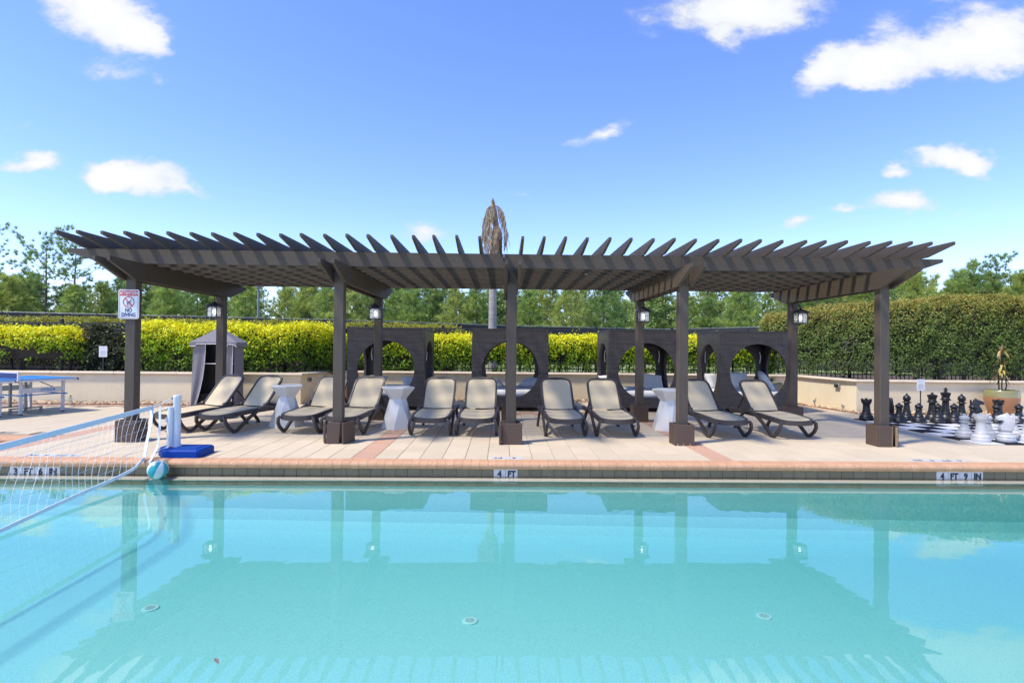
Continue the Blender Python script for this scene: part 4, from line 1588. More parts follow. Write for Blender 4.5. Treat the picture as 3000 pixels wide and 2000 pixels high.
b.tube([(-.10, -.06, .1), (-.16, -.12, .08), (-.22, -.17, .03), (-.20, -.22, .005)], .010, 6)
b.build('lanyard', 'plastic_white', VB, smooth=60)

NETT = thing('volleyball_net', 'white volleyball net with a pale blue tape sagging across the left side of the pool', 'net', (-4.0, 4.0, 0))
top_p = [(-4.10, 6.72, .655), (-4.255, 6.72, .575), (-4.17, 6.0, .556), (-4.08, 5.2, .535), (-3.985, 4.4, .515), (-3.88, 3.4, .505), (-3.78, 2.4, .52), (-3.66, 1.1, .56)]
bot_p = [(-4.14, 6.41, .025), (-4.11, 6.2, -.05), (-4.09, 5.9, -.078), (-4.05, 5.2, -.11), (-3.965, 4.4, -.142), (-3.87, 3.4, -.16), (-3.78, 2.4, -.165), (-3.66, 1.1, -.15)]


def resamp(p, n):
    P = [Vector(q) for q in p]
    d = [0]
    for a, c in zip(P, P[1:]):
        d.append(d[-1] + (c - a).length)
    out = []
    for k in range(n):
        s = d[-1] * k / (n - 1)
        j = max(i for i in range(len(d)) if d[i] <= s + 1e-9)
        j = min(j, len(P) - 2)
        out.append(P[j].lerp(P[j + 1], (s - d[j]) / (d[j + 1] - d[j])))
    return out


NU, NV = 54, 7
tp_, bt_ = resamp(top_p[1:], NU), resamp(bot_p, NU)
b = MB()
b.tube(tp_, 0, flat=(.008, .052, (0, 0, 1)))
b.build('top_tape', 'net_blue', NETT, world=True)
b = MB()
b.tube(bt_, 0, flat=(.008, .034, (0, 0, 1)))
b.build('bottom_tape', 'net_white', NETT, world=True)
gridp = []
for i in range(NU):
    rowp = []
    for j in range(NV):
        v = j / (NV - 1)
        sh_ = .10 * v * (1 - v) * 2
        a, c = tp_[i], bt_[i]
        p = a.lerp(c, v)
        p = p + Vector((.02 * math.sin(i * .7 + j), -sh_ * .8, -.03 * math.sin(math.pi * v) * (1 if i % 9 else .8)))
        rowp.append(p)
    gridp.append(rowp)
b = MB()
for i in range(1, NU - 1):
    b.tube(gridp[i], .0019, 3, cap=False)
for j in range(1, NV - 1):
    b.tube([gridp[i][j] for i in range(NU)], .0019, 3, cap=False)
nt_ = b.build('netting', 'net_white', NETT, world=True)
nt_['kind'] = 'stuff'
b = MB()
b.tube([tp_[0], tp_[0].lerp(bt_[0], .35) + Vector((.012, 0, 0)), tp_[0].lerp(bt_[0], .7) + Vector((.0, 0, 0)), bt_[0]], 0, flat=(.036, .006, (0, 1, 0)))
b.build('end_band', 'net_white', NETT, world=True)
b = MB()
b.tube([(-4.125, 6.66, .60), (-4.10, 6.62, .33), (-4.08, 6.56, .15), (-4.06, 6.45, .05), (-4.05, 6.372, .0), (-4.05, 6.368, -.03)], 0, flat=(.026, .005, (0, 1, 0)))
b.build('loose_strap', 'net_white', NETT, world=True)
b = MB()
b.tube([(-4.045, 6.755, .68), (-4.14, 6.73, .63), (-4.255, 6.72, .58)], .006, 5)
b.build('cord', 'plastic_white', NETT, world=True)

BALL = thing('beach_ball', 'teal and white beach ball floating against the pool wall beside the net', 'ball', (-3.905, 6.285, WZ + .094))
BALL.rotation_euler = (rad(12), rad(24), rad(20))
R_ = .108
for k in range(8):
    b = MB()
    vs, fs = [], []
    nu, nv = 5, 14
    for i in range(nv + 1):
        th = math.pi * i / nv
        for j in range(nu + 1):
            u = j / nu
            ph = 2 * math.pi * (k + .02 + .96 * u) / 8
            r = R_ * (1 - .02 * abs(2 * u - 1) ** 8)
            vs.append((r * math.sin(th) * math.cos(ph), r * math.sin(th) * math.sin(ph), r * math.cos(th)))
    for i in range(nv):
        for j in range(nu):
            a = i * (nu + 1) + j
            fs.append((a, a + nu + 1, a + nu + 2, a + 1))
    b.add(vs, fs)
    b.build('panel', 'teal' if k % 2 else 'ball_white', BALL, smooth=80)
b = MB()
b.lathe([(0, -R_ * .985), (R_ * .5, -R_ * .85), (R_ * .85, -R_ * .5), (R_ * .985, 0), (R_ * .85, R_ * .5), (R_ * .5, R_ * .85), (0, R_ * .985)], 24)
b.build('seam_core', 'ink_grey', BALL, smooth=80)
b = MB()
b.lathe([(.02, R_ - .002), (.02, R_ + .002), (0, R_ + .003)], 12)
b.build('end_cap', 'ball_white', BALL)

# ================================================================== TABLE TENNIS TABLE
dT = Vector((.36, .93, 0)).normalized()
nT = Vector((-dT.y, dT.x, 0))
TT = thing('table_tennis_table', 'blue table tennis table on white and grey folding legs at the left edge', 'table tennis table', (-8.83, 10.08, 0), math.atan2(dT.y, dT.x))
# local x runs along the table away from the net, local y across it to the left
HL, WD, TZ = 1.02, 1.37, .672
for s in (1, -1):
    x0, x1 = sorted((s * .015, s * HL))
    b = MB()
    b.box((x0, 0, TZ - .014), (x1, WD, TZ), c=.002)
    tb = b.build('table_half', 'tt_blue', TT)
    l = MB()
    for a, c in (((x0, 0), (x1, .018)), ((x0, WD - .018), (x1, WD))):
        l.box((a[0], a[1], TZ), (c[0], c[1], TZ + .0012))
    l.box((s * HL - (.018 if s > 0 else 0), 0.019, TZ), (s * HL + (.018 if s < 0 else 0), WD - .019, TZ + .0011))
    l.build('white_line', 'tt_white', tb)
    b = MB()
    b.box((x0 + .002, .004, TZ - .052), (x1 - .002, .024, TZ - .0145))
    b.box((x0 + .002, WD - .024, TZ - .052), (x1 - .002, WD - .004, TZ - .0145))
    b.box((s * (HL - .004) - (.02 if s > 0 else 0), .026, TZ - .052), (s * (HL - .004) + (.02 if s < 0 else 0), WD - .026, TZ - .0145))
    b.build('apron', 'tt_white', TT)
    b = MB()
    for y_ in (-.004, WD - .03):
        b.box((s * .012 - .012, y_, TZ - .056), (s * .012 + .012, y_ + .034, TZ - .012))
        b.box((s * HL - .012, y_, TZ - .05), (s * HL + .012, y_ + .034, TZ - .010))
    b.build('corner_guard', 'metal_black', TT)
for xl, s in ((.16, 1), (.86, 1), (-.16, -1), (-.86, -1)):
    for y_ in (.17, WD - .17):
        b = MB()
        b.tube([(xl, y_, TZ - .05), (xl, y_ + (.012 if y_ < .5 else -.012), .02)], 0, flat=(.045, .045, (0, 1, 0)))
        lg = b.build('leg', 'tt_white', TT)
        b = MB()
        b.box((xl - .025, y_ - .012, 0), (xl + .025, y_ + .036, .022))
        b.build('foot', 'metal_black', lg)
for s in (1, -1):
    for y_ in (.165, WD - .165):
        x0, x1 = sorted((s * .185, s * .835))
        b = MB()
        b.box((x0, y_ - .012, .40), (x1, y_ + .012, .50), c=.002)
        bm2 = b.build('side_beam', 'tt_white', TT)
        if y_ < .5 and s == 1:
            link('lettering', text_mesh('STIGA', .070, 'tt_blue', bold=.002, depth=.0006, xs=1.35, shear=.25), bm2, (.58, y_ - .0135, .452), (math.pi / 2, 0, 0))
    b = MB()
    b.box((s * .5 - .4, .16, .355), (s * .5 + .4, .18, .375))
    b.box((s * .86 - .012, .06, .35), (s * .86 + .012, WD - .06, .372))
    b.box((s * .16 - .012, .06, .35), (s * .16 + .012, WD - .06, .372))
    b.build('blue_rail', 'tt_blue', TT)
    b = MB()
    b.tube([(s * .5, .30, TZ - .05), (s * .75, .2, .47)], .010, 6)
    b.tube([(s * .5, WD - .30, TZ - .05), (s * .75, WD - .2, .47)], .010, 6)
    b.build('brace', 'grey_metal', TT)
b = MB()
for y_ in (.45, WD - .45):
    b.box((.36, y_ - .02, .085), (.40, y_ + .02, TZ - .05))
    b.box((.12, y_ - .02, .085), (.66, y_ + .02, .115))
b.build('wheel_frame', 'grey_metal', TT)
wm = MB()
wm.lathe([(.012, -.014), (.038, -.014), (.044, -.009), (.044, .009), (.038, .014), (.012, .014)], 14)
wheel_me = wm.mesh('wheel', 'ink_grey', 40)
for x_ in (.14, .64):
    for y_ in (.45, WD - .45):
        link('wheel', wheel_me, TT, (x_, y_, .044), (math.pi / 2, 0, .5))
b = MB()
b.box((-.016, -.06, TZ - .03), (.016, -.03, TZ + .145), c=.004)
b.box((-.016, -.031, TZ - .035), (.016, .02, TZ - .0145))
b.box((-.016, WD + .03, TZ - .03), (.016, WD + .06, TZ + .145), c=.004)
b.build('net_post', 'tt_white', TT)
b = MB()
b.box((-.002, -.028, TZ + .02), (.002, WD + .028, TZ + .118))
b.build('net', 'tt_navy', TT)
b = MB()
b.box((-.005, -.029, TZ + .118), (.005, WD + .029, TZ + .136))
b.build('net_tape', 'tt_white', TT)

# ================================================================== GIANT CHESS
SQ = .358
BX0, BY0 = 6.965, 7.80
BOARD = thing('chess_board', 'giant black and white chess board of interlocking plastic squares on the deck', 'chess board', (BX0 + 4 * SQ, BY0 + 4 * SQ, .003))
sb = MB()
sb.box((-SQ / 2 + .001, -SQ / 2 + .001, 0), (SQ / 2 - .001, SQ / 2 - .001, .010), c=.002)
sq_b, sq_w = sb.mesh('square', 'board_black'), sb.mesh('square', 'board_white')
tee = MB()
for k in range(9):
    tee.box((-SQ / 2 + .02 + k * .038, -SQ / 2 - .012, 0), (-SQ / 2 + .040 + k * .038, -SQ / 2 + .0005, .008))
teb, tew = tee.mesh('teeth', 'board_black'), tee.mesh('teeth', 'board_white')
for i in range(8):
    for j in range(8):
        blk = (i + j) % 2 == 1
        # the near left square is white
        o = link('square', sq_b if blk else sq_w, BOARD, ((i - 3.5) * SQ, (j - 3.5) * SQ, 0))
        if j == 0:
            link('teeth', teb if blk else tew, o)
        if i == 0:
            link('teeth', teb if blk else tew, o, (0, 0, 0), (0, 0, -math.pi / 2))

BASE = [(.118, 0), (.122, .012), (.122, .04), (.116, .052), (.112, .056), (.112, .06), (.117, .066), (.112, .082), (.095, .098)]


def piece(kind):
    b = MB()
    if kind == 'pawn':
        b.lathe(BASE + [(.076, .112), (.078, .124), (.070, .134), (.060, .16), (.050, .20), (.045, .228), (.047, .233), (.066, .240), (.070, .246), (.066, .252), (.044, .258),
                        (.040, .262), (.055, .272), (.063, .285), (.066, .30), (.063, .316), (.050, .332), (.028, .342), (.018, .345), (.022, .352), (.024, .358), (.018, .366), (0, .37)], 22)
    if kind == 'rook':
        b.lathe(BASE + [(.082, .112), (.084, .124), (.076, .135), (.066, .18), (.060, .24), (.060, .30), (.066, .308), (.078, .315), (.080, .322), (.074, .328), (.086, .338), (.09, .36), (.092, .385), (.074, .386), (.072, .372), (0, .374)], 24)
        for k in range(6):
            a = 2 * math.pi * k / 6
            M_ = Matrix.Rotation(a, 4, 'Z')
            b.box((.073, -.026, .384), (.092, .026, .404), M=M_)
        b.lathe([(.010, .372), (.014, .40), (.020, .408), (.014, .42), (0, .423)], 10)
    if kind == 'bishop':
        b.lathe(BASE + [(.078, .112), (.080, .126), (.070, .14), (.058, .20), (.048, .28), (.045, .325), (.048, .33), (.072, .338), (.076, .346), (.072, .354), (.046, .362),
                        (.044, .370), (.058, .386), (.066, .408), (.066, .425)], 22)
        b.lathe([(.058, .426), (.066, .432), (.060, .452), (.044, .472), (.024, .488), (.012, .494), (.018, .502), (.019, .508), (.012, .516), (0, .519)], 22)
    if kind in ('queen', 'king'):
        dz = .045 if kind == 'king' else 0
        b.lathe(BASE + [(.086, .112), (.088, .128), (.078, .145), (.066, .20), (.058, .28), (.054, .33 + dz), (.058, .338 + dz), (.086, .348 + dz), (.090, .356 + dz), (.084, .364 + dz), (.064, .372 + dz),
                        (.072, .38 + dz), (.070, .388 + dz), (.060, .396 + dz), (.066, .42 + dz), (.084, .475 + dz), (.088, .484 + dz), (.082, .490 + dz), (.045, .50 + dz), (.018, .512 + dz), (.014, .515 + dz)], 24)
        if kind == 'queen':
            b.lathe([(.012, .512), (.022, .522), (.022, .532), (.012, .540), (0, .542)], 12)
        else:
            b.lathe([(.020, .555), (.032, .565), (.016, .58), (0, .582)], 12)
            z_ = .60
            for a in (0, math.pi / 2):
                M_ = Matrix.Translation((0, 0, z_)) @ Matrix.Rotation(a, 4, 'Y')
                b.prism([(-.010, -.012), (-.020, -.036), (.020, -.036), (.010, -.012), (.010, .012), (.020, .036), (-.020, .036), (-.010, .012)], 'y', -.013, .013) if False else b.box((-.012, -.013, -.036), (.012, .013, .036), M=M_, c=.003)
    if kind == 'knight':
        b.lathe(BASE + [(.086, .108), (.088, .122), (.078, .134), (.070, .140), (0, .142)], 22)
        # horse head in profile, facing +x
        prof_ = [(-.070, .140), (-.085, .20), (-.083, .27), (-.070, .335), (-.045, .385), (-.030, .408), (-.010, .432), (.004, .412), (.030, .400), (.070, .385), (.108, .366), (.118, .350),
                 (.116, .322), (.100, .312), (.082, .318), (.055, .318), (.030, .300), (.040, .27), (.068, .235), (.088, .20), (.086, .175), (.066, .140)]
        n_ = len(prof_)
        cx_ = sum(p[0] for p in prof_) / n_
        cz_ = sum(p[1] for p in prof_) / n_
        th = lambda z_: .060 if z_ < .2 else (.052 if z_ < .32 else .036)
        vs = []
        for s_, k_ in ((-1, .72), (-1, 1.0), (1, 1.0), (1, .72)):
            for (x_, z_) in prof_:
                w_ = th(z_) * (1.0 if k_ < 1 else .55)
                vs.append((cx_ + (x_ - cx_) * (k_ if k_ < 1 else 1), s_ * w_, cz_ + (z_ - cz_) * (k_ + .1 if k_ < 1 else 1)))
        fs = [(q * n_ + j, (q + 1) * n_ + j, (q + 1) * n_ + (j + 1) % n_, q * n_ + (j + 1) % n_) for q in range(3) for j in range(n_)]
        fs += [tuple(range(n_)), tuple(range(3 * n_, 4 * n_))[::-1]]
        b.add(vs, fs)
        b.box((-.075, -.012, .24), (-.045, .012, .40), M=Matrix.Translation((-.012, 0, 0)) @ Matrix.Rotation(-.05, 4, 'Y'), c=.005)
    return b


CM = {}
for kd in ('pawn', 'rook', 'knight', 'bishop', 'queen', 'king'):
    bb = piece(kd)
    for cl in ('black', 'white'):
        CM[kd, cl] = bb.mesh('chess_' + kd, 'chess_' + cl, 38)


def put(kd, cl, x, y, rz, lab):
    o = link('chess_' + kd, CM[kd, cl], None, (x, y, .013), (0, 0, rz))
    tag(o, lab, 'chess piece', 'giant ' + cl + ' chess pieces')


bp_lab = ['black chess pawn mostly hidden behind the right pergola post', 'black chess pawn just right of the right pergola post', 'black chess pawn in front of the small notice sign',
          'black chess pawn in front of the black queen', 'black chess pawn between the king and the right-hand bishop', 'black chess pawn in front of the right-hand black knight',
          'black chess pawn in front of the right-hand black rook', 'rightmost black chess pawn, right of the big planter']
for k, (x, lab) in enumerate(zip((7.15, 7.46, 7.83, 8.19, 8.50, 8.86, 9.32, 9.73), bp_lab)):
    put('pawn', 'black', x, 10.10 + RNG.uniform(-.02, .02), 0, lab)
for kd, x, rz, lab in (('rook', 7.08, 0, 'left black chess rook beside the right pergola post'), ('knight', 7.55, 1.1, 'left black chess knight next to the pergola post'),
                       ('bishop', 7.87, 0, 'left black chess bishop by the notice sign'), ('queen', 8.37, 0, 'black chess queen, left of the king'),
                       ('king', 8.64, 0, 'black chess king, tallest of the pieces'), ('bishop', 8.95, 0, 'right black chess bishop, right of the king'),
                       ('knight', 9.26, -.35, 'right black chess knight facing right'), ('rook', 9.68, 0, 'right black chess rook in front of the big planter')):
    put(kd, 'black', x, 10.46 + RNG.uniform(-.02, .02), rz, lab)
for kd, x, y, rz, lab in (('pawn', 7.24, 8.40, 0, 'leftmost white chess pawn'), ('pawn', 7.62, 8.42, 0, 'white chess pawn half behind the white rook'), ('pawn', 8.05, 8.44, 0, 'white chess pawn behind the white knight'),
                          ('rook', 7.19, 8.05, 0, 'white chess rook at the near left corner of the board'), ('knight', 7.58, 8.06, 2.6, 'white chess knight next to the white rook'),
                          ('bishop', 7.93, 8.07, 0, 'white chess bishop cut by the right edge of the photo')):
    put(kd, 'white', x, y, rz, lab)

# ================================================================== POTS, SMALL SIGNS, WALL LIGHTS, SPIKES
def strap_leaf(b, base, az, L_, w_, rise, droop, mi=0):
    p0 = Vector(base)
    d = Vector((math.cos(az), math.sin(az), 0))
    s = Vector((-d.y, d.x, 0))
    vs = []
    n_ = 5
    for k in range(n_ + 1):
        u = k / n_
        c = p0 + d * (L_ * u * (1 - .15 * u)) + Vector((0, 0, rise * u - droop * u * u))
        ww = w_ * (math.sin(math.pi * min(1, .12 + .88 * u)) ** .7) * (1 if u < 1 else .05) / 2
        vs += [c - s * ww, c + Vector((0, 0, -.006)), c + s * ww]
    fs = []
    for k in range(n_):
        a = 3 * k
        fs += [(a, a + 1, a + 4, a + 3), (a + 1, a + 2, a + 5, a + 4)]
    b.add(vs, fs, mi)


for nm_, c_ in (('leaf_yellow', (.44, .32, .07)), ('leaf_red', (.17, .085, .05)), ('leaf_olive', (.20, .20, .05)), ('leaf_bright', (.13, .26, .03))):
    mat(nm_, c_, 0.5)


def planter(x, y, s, lab, plab, plant, seed):
    t_ = thing('planter_pot', lab, 'planter', (x, y, 0.003))
    b = MB()
    b.lathe([(.19 * s, 0), (.20 * s, .01), (.235 * s, .10 * s), (.285 * s, .24 * s), (.302 * s, .36 * s), (.303 * s, .40 * s)], 32)
    b.build('pot_body', 'terracotta', t_, smooth=50)
    b = MB()
    b.lathe([(.3035 * s, .40 * s), (.298 * s, .47 * s), (.28 * s, .535 * s), (.272 * s, .545 * s), (.262 * s, .54 * s), (.262 * s, .50 * s), (0, .498 * s)], 32)
    b.build('glazed_rim', 'glaze', t_, smooth=50)
    rr_ = random.Random(seed)
    p = thing('potted_plant', plab, 'plant', (x, y, .50 * s))
    if plant == 'cordyline':
        for q, (sx_, sy_, h) in enumerate(((.0, .0, .86), (-.03, .03, .46), (.05, -.02, .28))):
            b = MB()
            b.tube([(sx_, sy_, 0), (sx_ * 1.5 + .01, sy_, h * .5), (sx_ * 1.3, sy_, h)], .012, 6)
            b.build('stem', 'bark_shade_core', p)
        for zc_, L_, n_ in ((.86, .21, 15), (.62, .17, 11), (.40, .27, 13), (.30, .22, 9), (.5, .14, 6)):
            for k in range(n_):
                b = MB()
                m_ = rr_.choice(['leaf_yellow', 'leaf_olive', 'leaf_olive', 'leaf_yellow', 'leaf_red'])
                top_ = zc_ > .8 and k < 3
                strap_leaf(b, (0, 0, zc_ + rr_.uniform(-.05, .05)), rr_.uniform(0, 6.28), L_ * rr_.uniform(.6, 1.1) * (.35 if top_ else 1), .040, .12 if not top_ else .15, rr_.uniform(.12, .30) if not top_ else .02)
                b.build('leaf', 'leaf_red' if top_ else m_, p, smooth=80)
    else:
        for k in range(14):
            b = MB()
            strap_leaf(b, (0, 0, rr_.uniform(0, .1)), rr_.uniform(0, 6.28), rr_.uniform(.12, .26), .035, .22, .12)
            b.build('leaf', rr_.choice(['leaf_olive', 'leaf_red', 'leaf_olive']), p, smooth=80)


planter(10.63, 11.40, 1.0, 'big terracotta planter with an olive glazed rim behind the chess pieces', 'spindly red and yellow leaved plant in the big planter', 'cordyline', 3)
planter(6.60, 13.30, 1.0, 'terracotta and olive planter glimpsed through the rightmost daybed', 'short dark leaved plant in the pot behind the rightmost daybed', 'short', 4)
planter(-3.62, 12.75, 1.0, 'terracotta and olive planter squeezed between a post and the leftmost daybed', 'low plant in the pot beside the leftmost daybed', 'short', 5)


def notice(x, y, z0, zc_, w_, h_, lab, stake):
    t_ = thing('notice_sign', lab, 'sign', (x, y, z0))
    b = MB()
    b.prism([(p[0], p[1] + zc_ - z0) for p in rrect(w_, h_, .012, 3)], 'y', -.004, 0)
    b.build('sign_plate', 'sign_white', t_)
    b = MB()
    for k, (zz, ww) in enumerate(((.33, .5), (.08, .5), (.0, .62), (-.08, .74), (-.16, .74), (-.24, .6))):
        b.box((-ww * w_ / 2, -.0056, zc_ - z0 + zz * h_ - .008 * h_), (ww * w_ / 2, -.0044, zc_ - z0 + zz * h_ + .012 * h_))
    b.build('printed_lines', 'ink_grey', t_)
    link('lettering', text_mesh('Thank You!', .11 * h_, 'ink_grey', bold=.0003, xs=1.0), t_, (0, -.0052, zc_ - z0 - .36 * h_), (math.pi / 2, 0, 0))
    b = MB()
    b.box((-.010, .0, 0), (.010, .012, zc_ - z0 + .1))
    b.build('stake', stake, t_)


notice(-9.34, 12.92, .60, 1.16, .19, .255, 'small white notice on a thin stake in front of the dark shrub', 'metal_black')
notice(8.90, 11.42, 0.0, .635, .172, .24, 'small white notice on a black stake behind the chess pieces', 'metal_black')

wl = MB()
wl.box((-.075, -.05, -.045), (.075, 0, .045), c=.005)
wl_me = wl.mesh('housing', 'grey_metal')
lv = MB()
for k in range(4):
    lv.box((-.062, -.056, -.034 + k * .02), (.062, -.0505, -.024 + k * .02))
lv_me = lv.mesh('louvre', 'metal_black')
for x, y, z_, rz, lab in ((-4.563, 12.93, .545, math.atan2(1.4, .18), 'small louvred wall light on the low wall near the second lounger'),
                          (7.705, 12.35, .545, math.atan2(-1.4, .17), 'small louvred wall light on the low wall left of the chess board')):
    t_ = thing('wall_light', lab, 'wall light', (x, y, z_), rz, 'louvred lights on the low wall')
    link('housing', wl_me, t_)
    link('louvre', lv_me, t_)


def spike(x, y, h, lab):
    t_ = thing('garden_spotlight', lab, 'garden light', (x, y, 0), RNG.uniform(0, 6), 'little spotlights in the gravel')
    b = MB()
    b.lathe([(.012, 0), (.012, h * .6), (.03, h * .66), (.034, h * .8), (.03, h * .97), (0, h)], 10)
    b.build('spotlight_body', 'grey_metal', t_, smooth=40)
    b = MB()
    b.tube([(0, 0, h * .5), (.02, 0, h * 1.05), (.03, .02, h * 1.2)], .008, 5)
    b.build('cable', 'metal_black', t_)


spike(7.48, 12.9, .17, 'small grey garden spotlight in the gravel just right of the far right rear post')
spike(7.63, 12.05, .13, 'small grey garden spotlight in the gravel below the right wall light')
spike(9.55, 11.62, .14, 'small garden spotlight in the gravel behind the black king')
spike(-4.36, 13.1, .24, 'dark garden spotlight in the corner of the low wall behind the third lounger')
BT = thing('water_bottle', 'empty clear plastic bottle standing in the gravel by the wall', 'bottle', (-9.37, 12.02, .004))
b = MB()
b.lathe([(.034, 0), (.036, .01), (.036, .06), (.032, .07), (.036, .08), (.036, .13), (.03, .16), (.013, .185), (.013, .195)], 14)
b.build('bottle_body', 'clear_plastic', BT, smooth=40)
b = MB()
b.lathe([(.016, .19), (.016, .212), (0, .213)], 10)
b.build('bottle_cap', 'metal_black', BT)

# ================================================================== HEDGES
def cat_np(parts):
    Vs, Fs, Cs, o = [], [], [], 0
    for V, F, C in parts:
        Vs.append(V)
        Fs.append(F + o)
        Cs.append(C)
        o += len(V)
    return np.concatenate(Vs), np.concatenate(Fs), np.concatenate(Cs)


def lump(s, z, seed, amp):
    return amp * (np.sin(s * 2.3 + seed) * .5 + np.sin(s * 5.1 + z * 3.7 + seed * 2.1) * .35 + np.sin(s * 11.3 - z * 8.1 + seed) * .25)


def hedge(name, label, path_, hw, z0, ztop, n, size, ramp, cat='hedge', group=None, low=0.0, seed=1.0, core=True, amp=.07, hole=.25, sprigs=0, stems=0, rnd_end=True, face_share=(.62, .33), leaf_mat='leaf', front_only=True):
    """Clipped hedge along a path: leaves on its front, top and ends round stems and a solid core darkened to look like shaded gaps."""
    P = [Vector((*q, 0)) for q in path_]
    d = [0]
    for a, c in zip(P, P[1:]):
        d.append(d[-1] + (c - a).length)
    L_ = d[-1]
    px = np.interp

    def pos(s, o):
        x = np.interp(s, d, [q.x for q in P])
        y = np.interp(s, d, [q.y for q in P])
        x2 = np.interp(np.clip(s + .45, 0, L_), d, [q.x for q in P]) - np.interp(np.clip(s - .45, 0, L_), d, [q.x for q in P])
        y2 = np.interp(np.clip(s + .45, 0, L_), d, [q.y for q in P]) - np.interp(np.clip(s - .45, 0, L_), d, [q.y for q in P])
        l = np.hypot(x2, y2)
        nx, ny = y2 / l, -x2 / l
        return x + nx * o, y + ny * o, nx, ny

    t_ = thing(name, label, cat, (P[0].x, P[0].y, z0), 0, group)
    m_ = n // 7
    s = RNG.uniform(0, L_, m_)
    zt = ztop(s / L_) if callable(ztop) else np.full(m_, float(ztop))
    sel = RNG.random(m_)
    fr_s, tp_s = face_share
    zf = np.where(sel < fr_s, z0 + (zt - z0) * RNG.random(m_) ** (1 - .35 * low), zt)
    o = np.where(sel < fr_s, hw, RNG.uniform(-hw, hw, m_))
    bk_ = sel > fr_s + tp_s
    endm = bk_ & (RNG.random(m_) < .8)
    s = np.where(endm, np.where(RNG.random(m_) < .5, 0.0, L_), s)
    zf = np.where(bk_, z0 + (zt - z0) * RNG.random(m_), zf)
    o = np.where(bk_, np.where(endm, RNG.uniform(-hw, hw, m_), -hw), o)
    # round the shoulders and the ends
    tz = np.clip((zf - z0) / (zt - z0), 0, 1)
    rs = .16
    sh_ = np.clip((zf - (zt - rs)) / rs, 0, 1)
    o = np.where(np.abs(o) > hw - rs * (1 - np.sqrt(np.maximum(0, 1 - sh_ ** 2))), np.sign(o) * (hw - rs * (1 - np.sqrt(np.maximum(0, 1 - sh_ ** 2)))), o)
    if rnd_end:
        e = np.clip(1 - np.minimum(s, L_ - s) / .5, 0, 1)
        o = o * np.sqrt(np.maximum(.15, 1 - e ** 2))
        zf = zf - e ** 2 * .18 * tz
    dep = RNG.exponential(.035, m_)
    o = o + lump(s, zf, seed, amp) * np.sign(o) - np.sign(o) * dep
    zf = zf + lump(s, o * 3, seed + 3, amp * .7) * (sel >= fr_s) - dep * (sel >= fr_s) * .5
    # gaps
    hol = np.sin(s * 3.1 + zf * 4.3 + seed) + np.sin(s * 7.7 - zf * 9.1 + seed * 1.7) + np.sin(s * 1.3 + zf * 13. + seed * .6)
    keep = (hol > (-3 + 6 * hole * (1 - tz) * (.3 + low))) & (RNG.random(m_) < 1 - low * .8 * np.clip(1 - tz * 1.5, 0, 1))
    s, zf, o, tz = s[keep], zf[keep], o[keep], tz[keep]
    m2 = len(s)
    X, Y, nx, ny = pos(s, o)
    C0 = np.stack([X, Y, zf], 1)
    nr = np.stack([nx * np.sign(o), ny * np.sign(o), np.zeros(m2)], 1) * (1 - .7 * (tz > .97))[:, None] + np.array([0, 0, 1.0]) * (.55 + tz * .5)[:, None]
    k = 7
    PP = np.repeat(C0, k, 0) + RNG.normal(size=(m2 * k, 3)) * size * .75
    nr = np.repeat(unit(nr), k, 0)
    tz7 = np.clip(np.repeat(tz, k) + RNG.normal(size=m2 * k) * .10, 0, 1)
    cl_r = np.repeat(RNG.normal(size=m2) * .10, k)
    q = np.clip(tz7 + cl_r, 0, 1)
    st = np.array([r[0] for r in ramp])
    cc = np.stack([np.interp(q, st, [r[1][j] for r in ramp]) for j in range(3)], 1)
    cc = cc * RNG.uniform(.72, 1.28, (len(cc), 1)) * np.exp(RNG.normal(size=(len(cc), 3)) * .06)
    parts = [leaf_cloud(PP, size, cc, nr, .55)]
    if sprigs:
        s = RNG.uniform(.02 * L_, .98 * L_, sprigs)
        zt = ztop(s / L_) if callable(ztop) else np.full(sprigs, float(ztop))
        X, Y, nx, ny = pos(s, RNG.uniform(-hw * .8, hw * .8, sprigs))
        hh = np.abs(RNG.normal(size=sprigs)) * .09 + .03
        for r in range(5):
            p = np.stack([X, Y, zt + hh * (r + .4) / 5 * 1.3 - .03], 1) + RNG.normal(size=(sprigs, 3)) * .018
            parts.append(leaf_cloud(p, size * .8, np.tile(np.array(ramp[-1][1]) * .92, (sprigs, 1)) * RNG.uniform(.75, 1.2, (sprigs, 1)), None, .9))
    V, F, Cc = cat_np(parts)
    link('foliage', np_mesh('foliage', V - np.array([P[0].x, P[0].y, z0]), F, leaf_mat, Cc), t_)
    b = MB()
    if core:
        ns_ = max(2, int(L_ / .35))
        ss = np.linspace(.12, L_ - .12, ns_)
        zt = ztop(ss / L_) if callable(ztop) else np.full(ns_, float(ztop))
        e = np.clip(1 - np.minimum(ss, L_ - ss) / .5, 0, 1)
        wv = (hw - .17) * np.sqrt(np.maximum(.1, 1 - e ** 2))
        rings = []
        zb = z0 + (.32 if stems else .05)
        for a in range(ns_):
            row = []
            for (f_, zz) in ((1, zb), (1.04, (zb + zt[a]) / 2), (.8, zt[a] - .17 - e[a] * .1), (-.8, zt[a] - .17 - e[a] * .1), (-1, zb)):
                x_, y_, _, _ = pos(np.array([ss[a]]), np.array([wv[a] * f_ + float(lump(ss[a], zz, seed, amp * .5))]))
                row.append((x_[0] - P[0].x, y_[0] - P[0].y, zz - z0))
            rings.append(row)
        vs = [p for r in rings for p in r]
        fs = [(a * 5 + j, a * 5 + (j + 1) % 5, a * 5 + 5 + (j + 1) % 5, a * 5 + 5 + j) for a in range(ns_ - 1) for j in range(5)]
        fs += [(4, 3, 2, 1, 0), tuple(range(5 * ns_ - 5, 5 * ns_))]
        b.add(vs, fs)
    rs_ = random.Random(int(seed * 10))
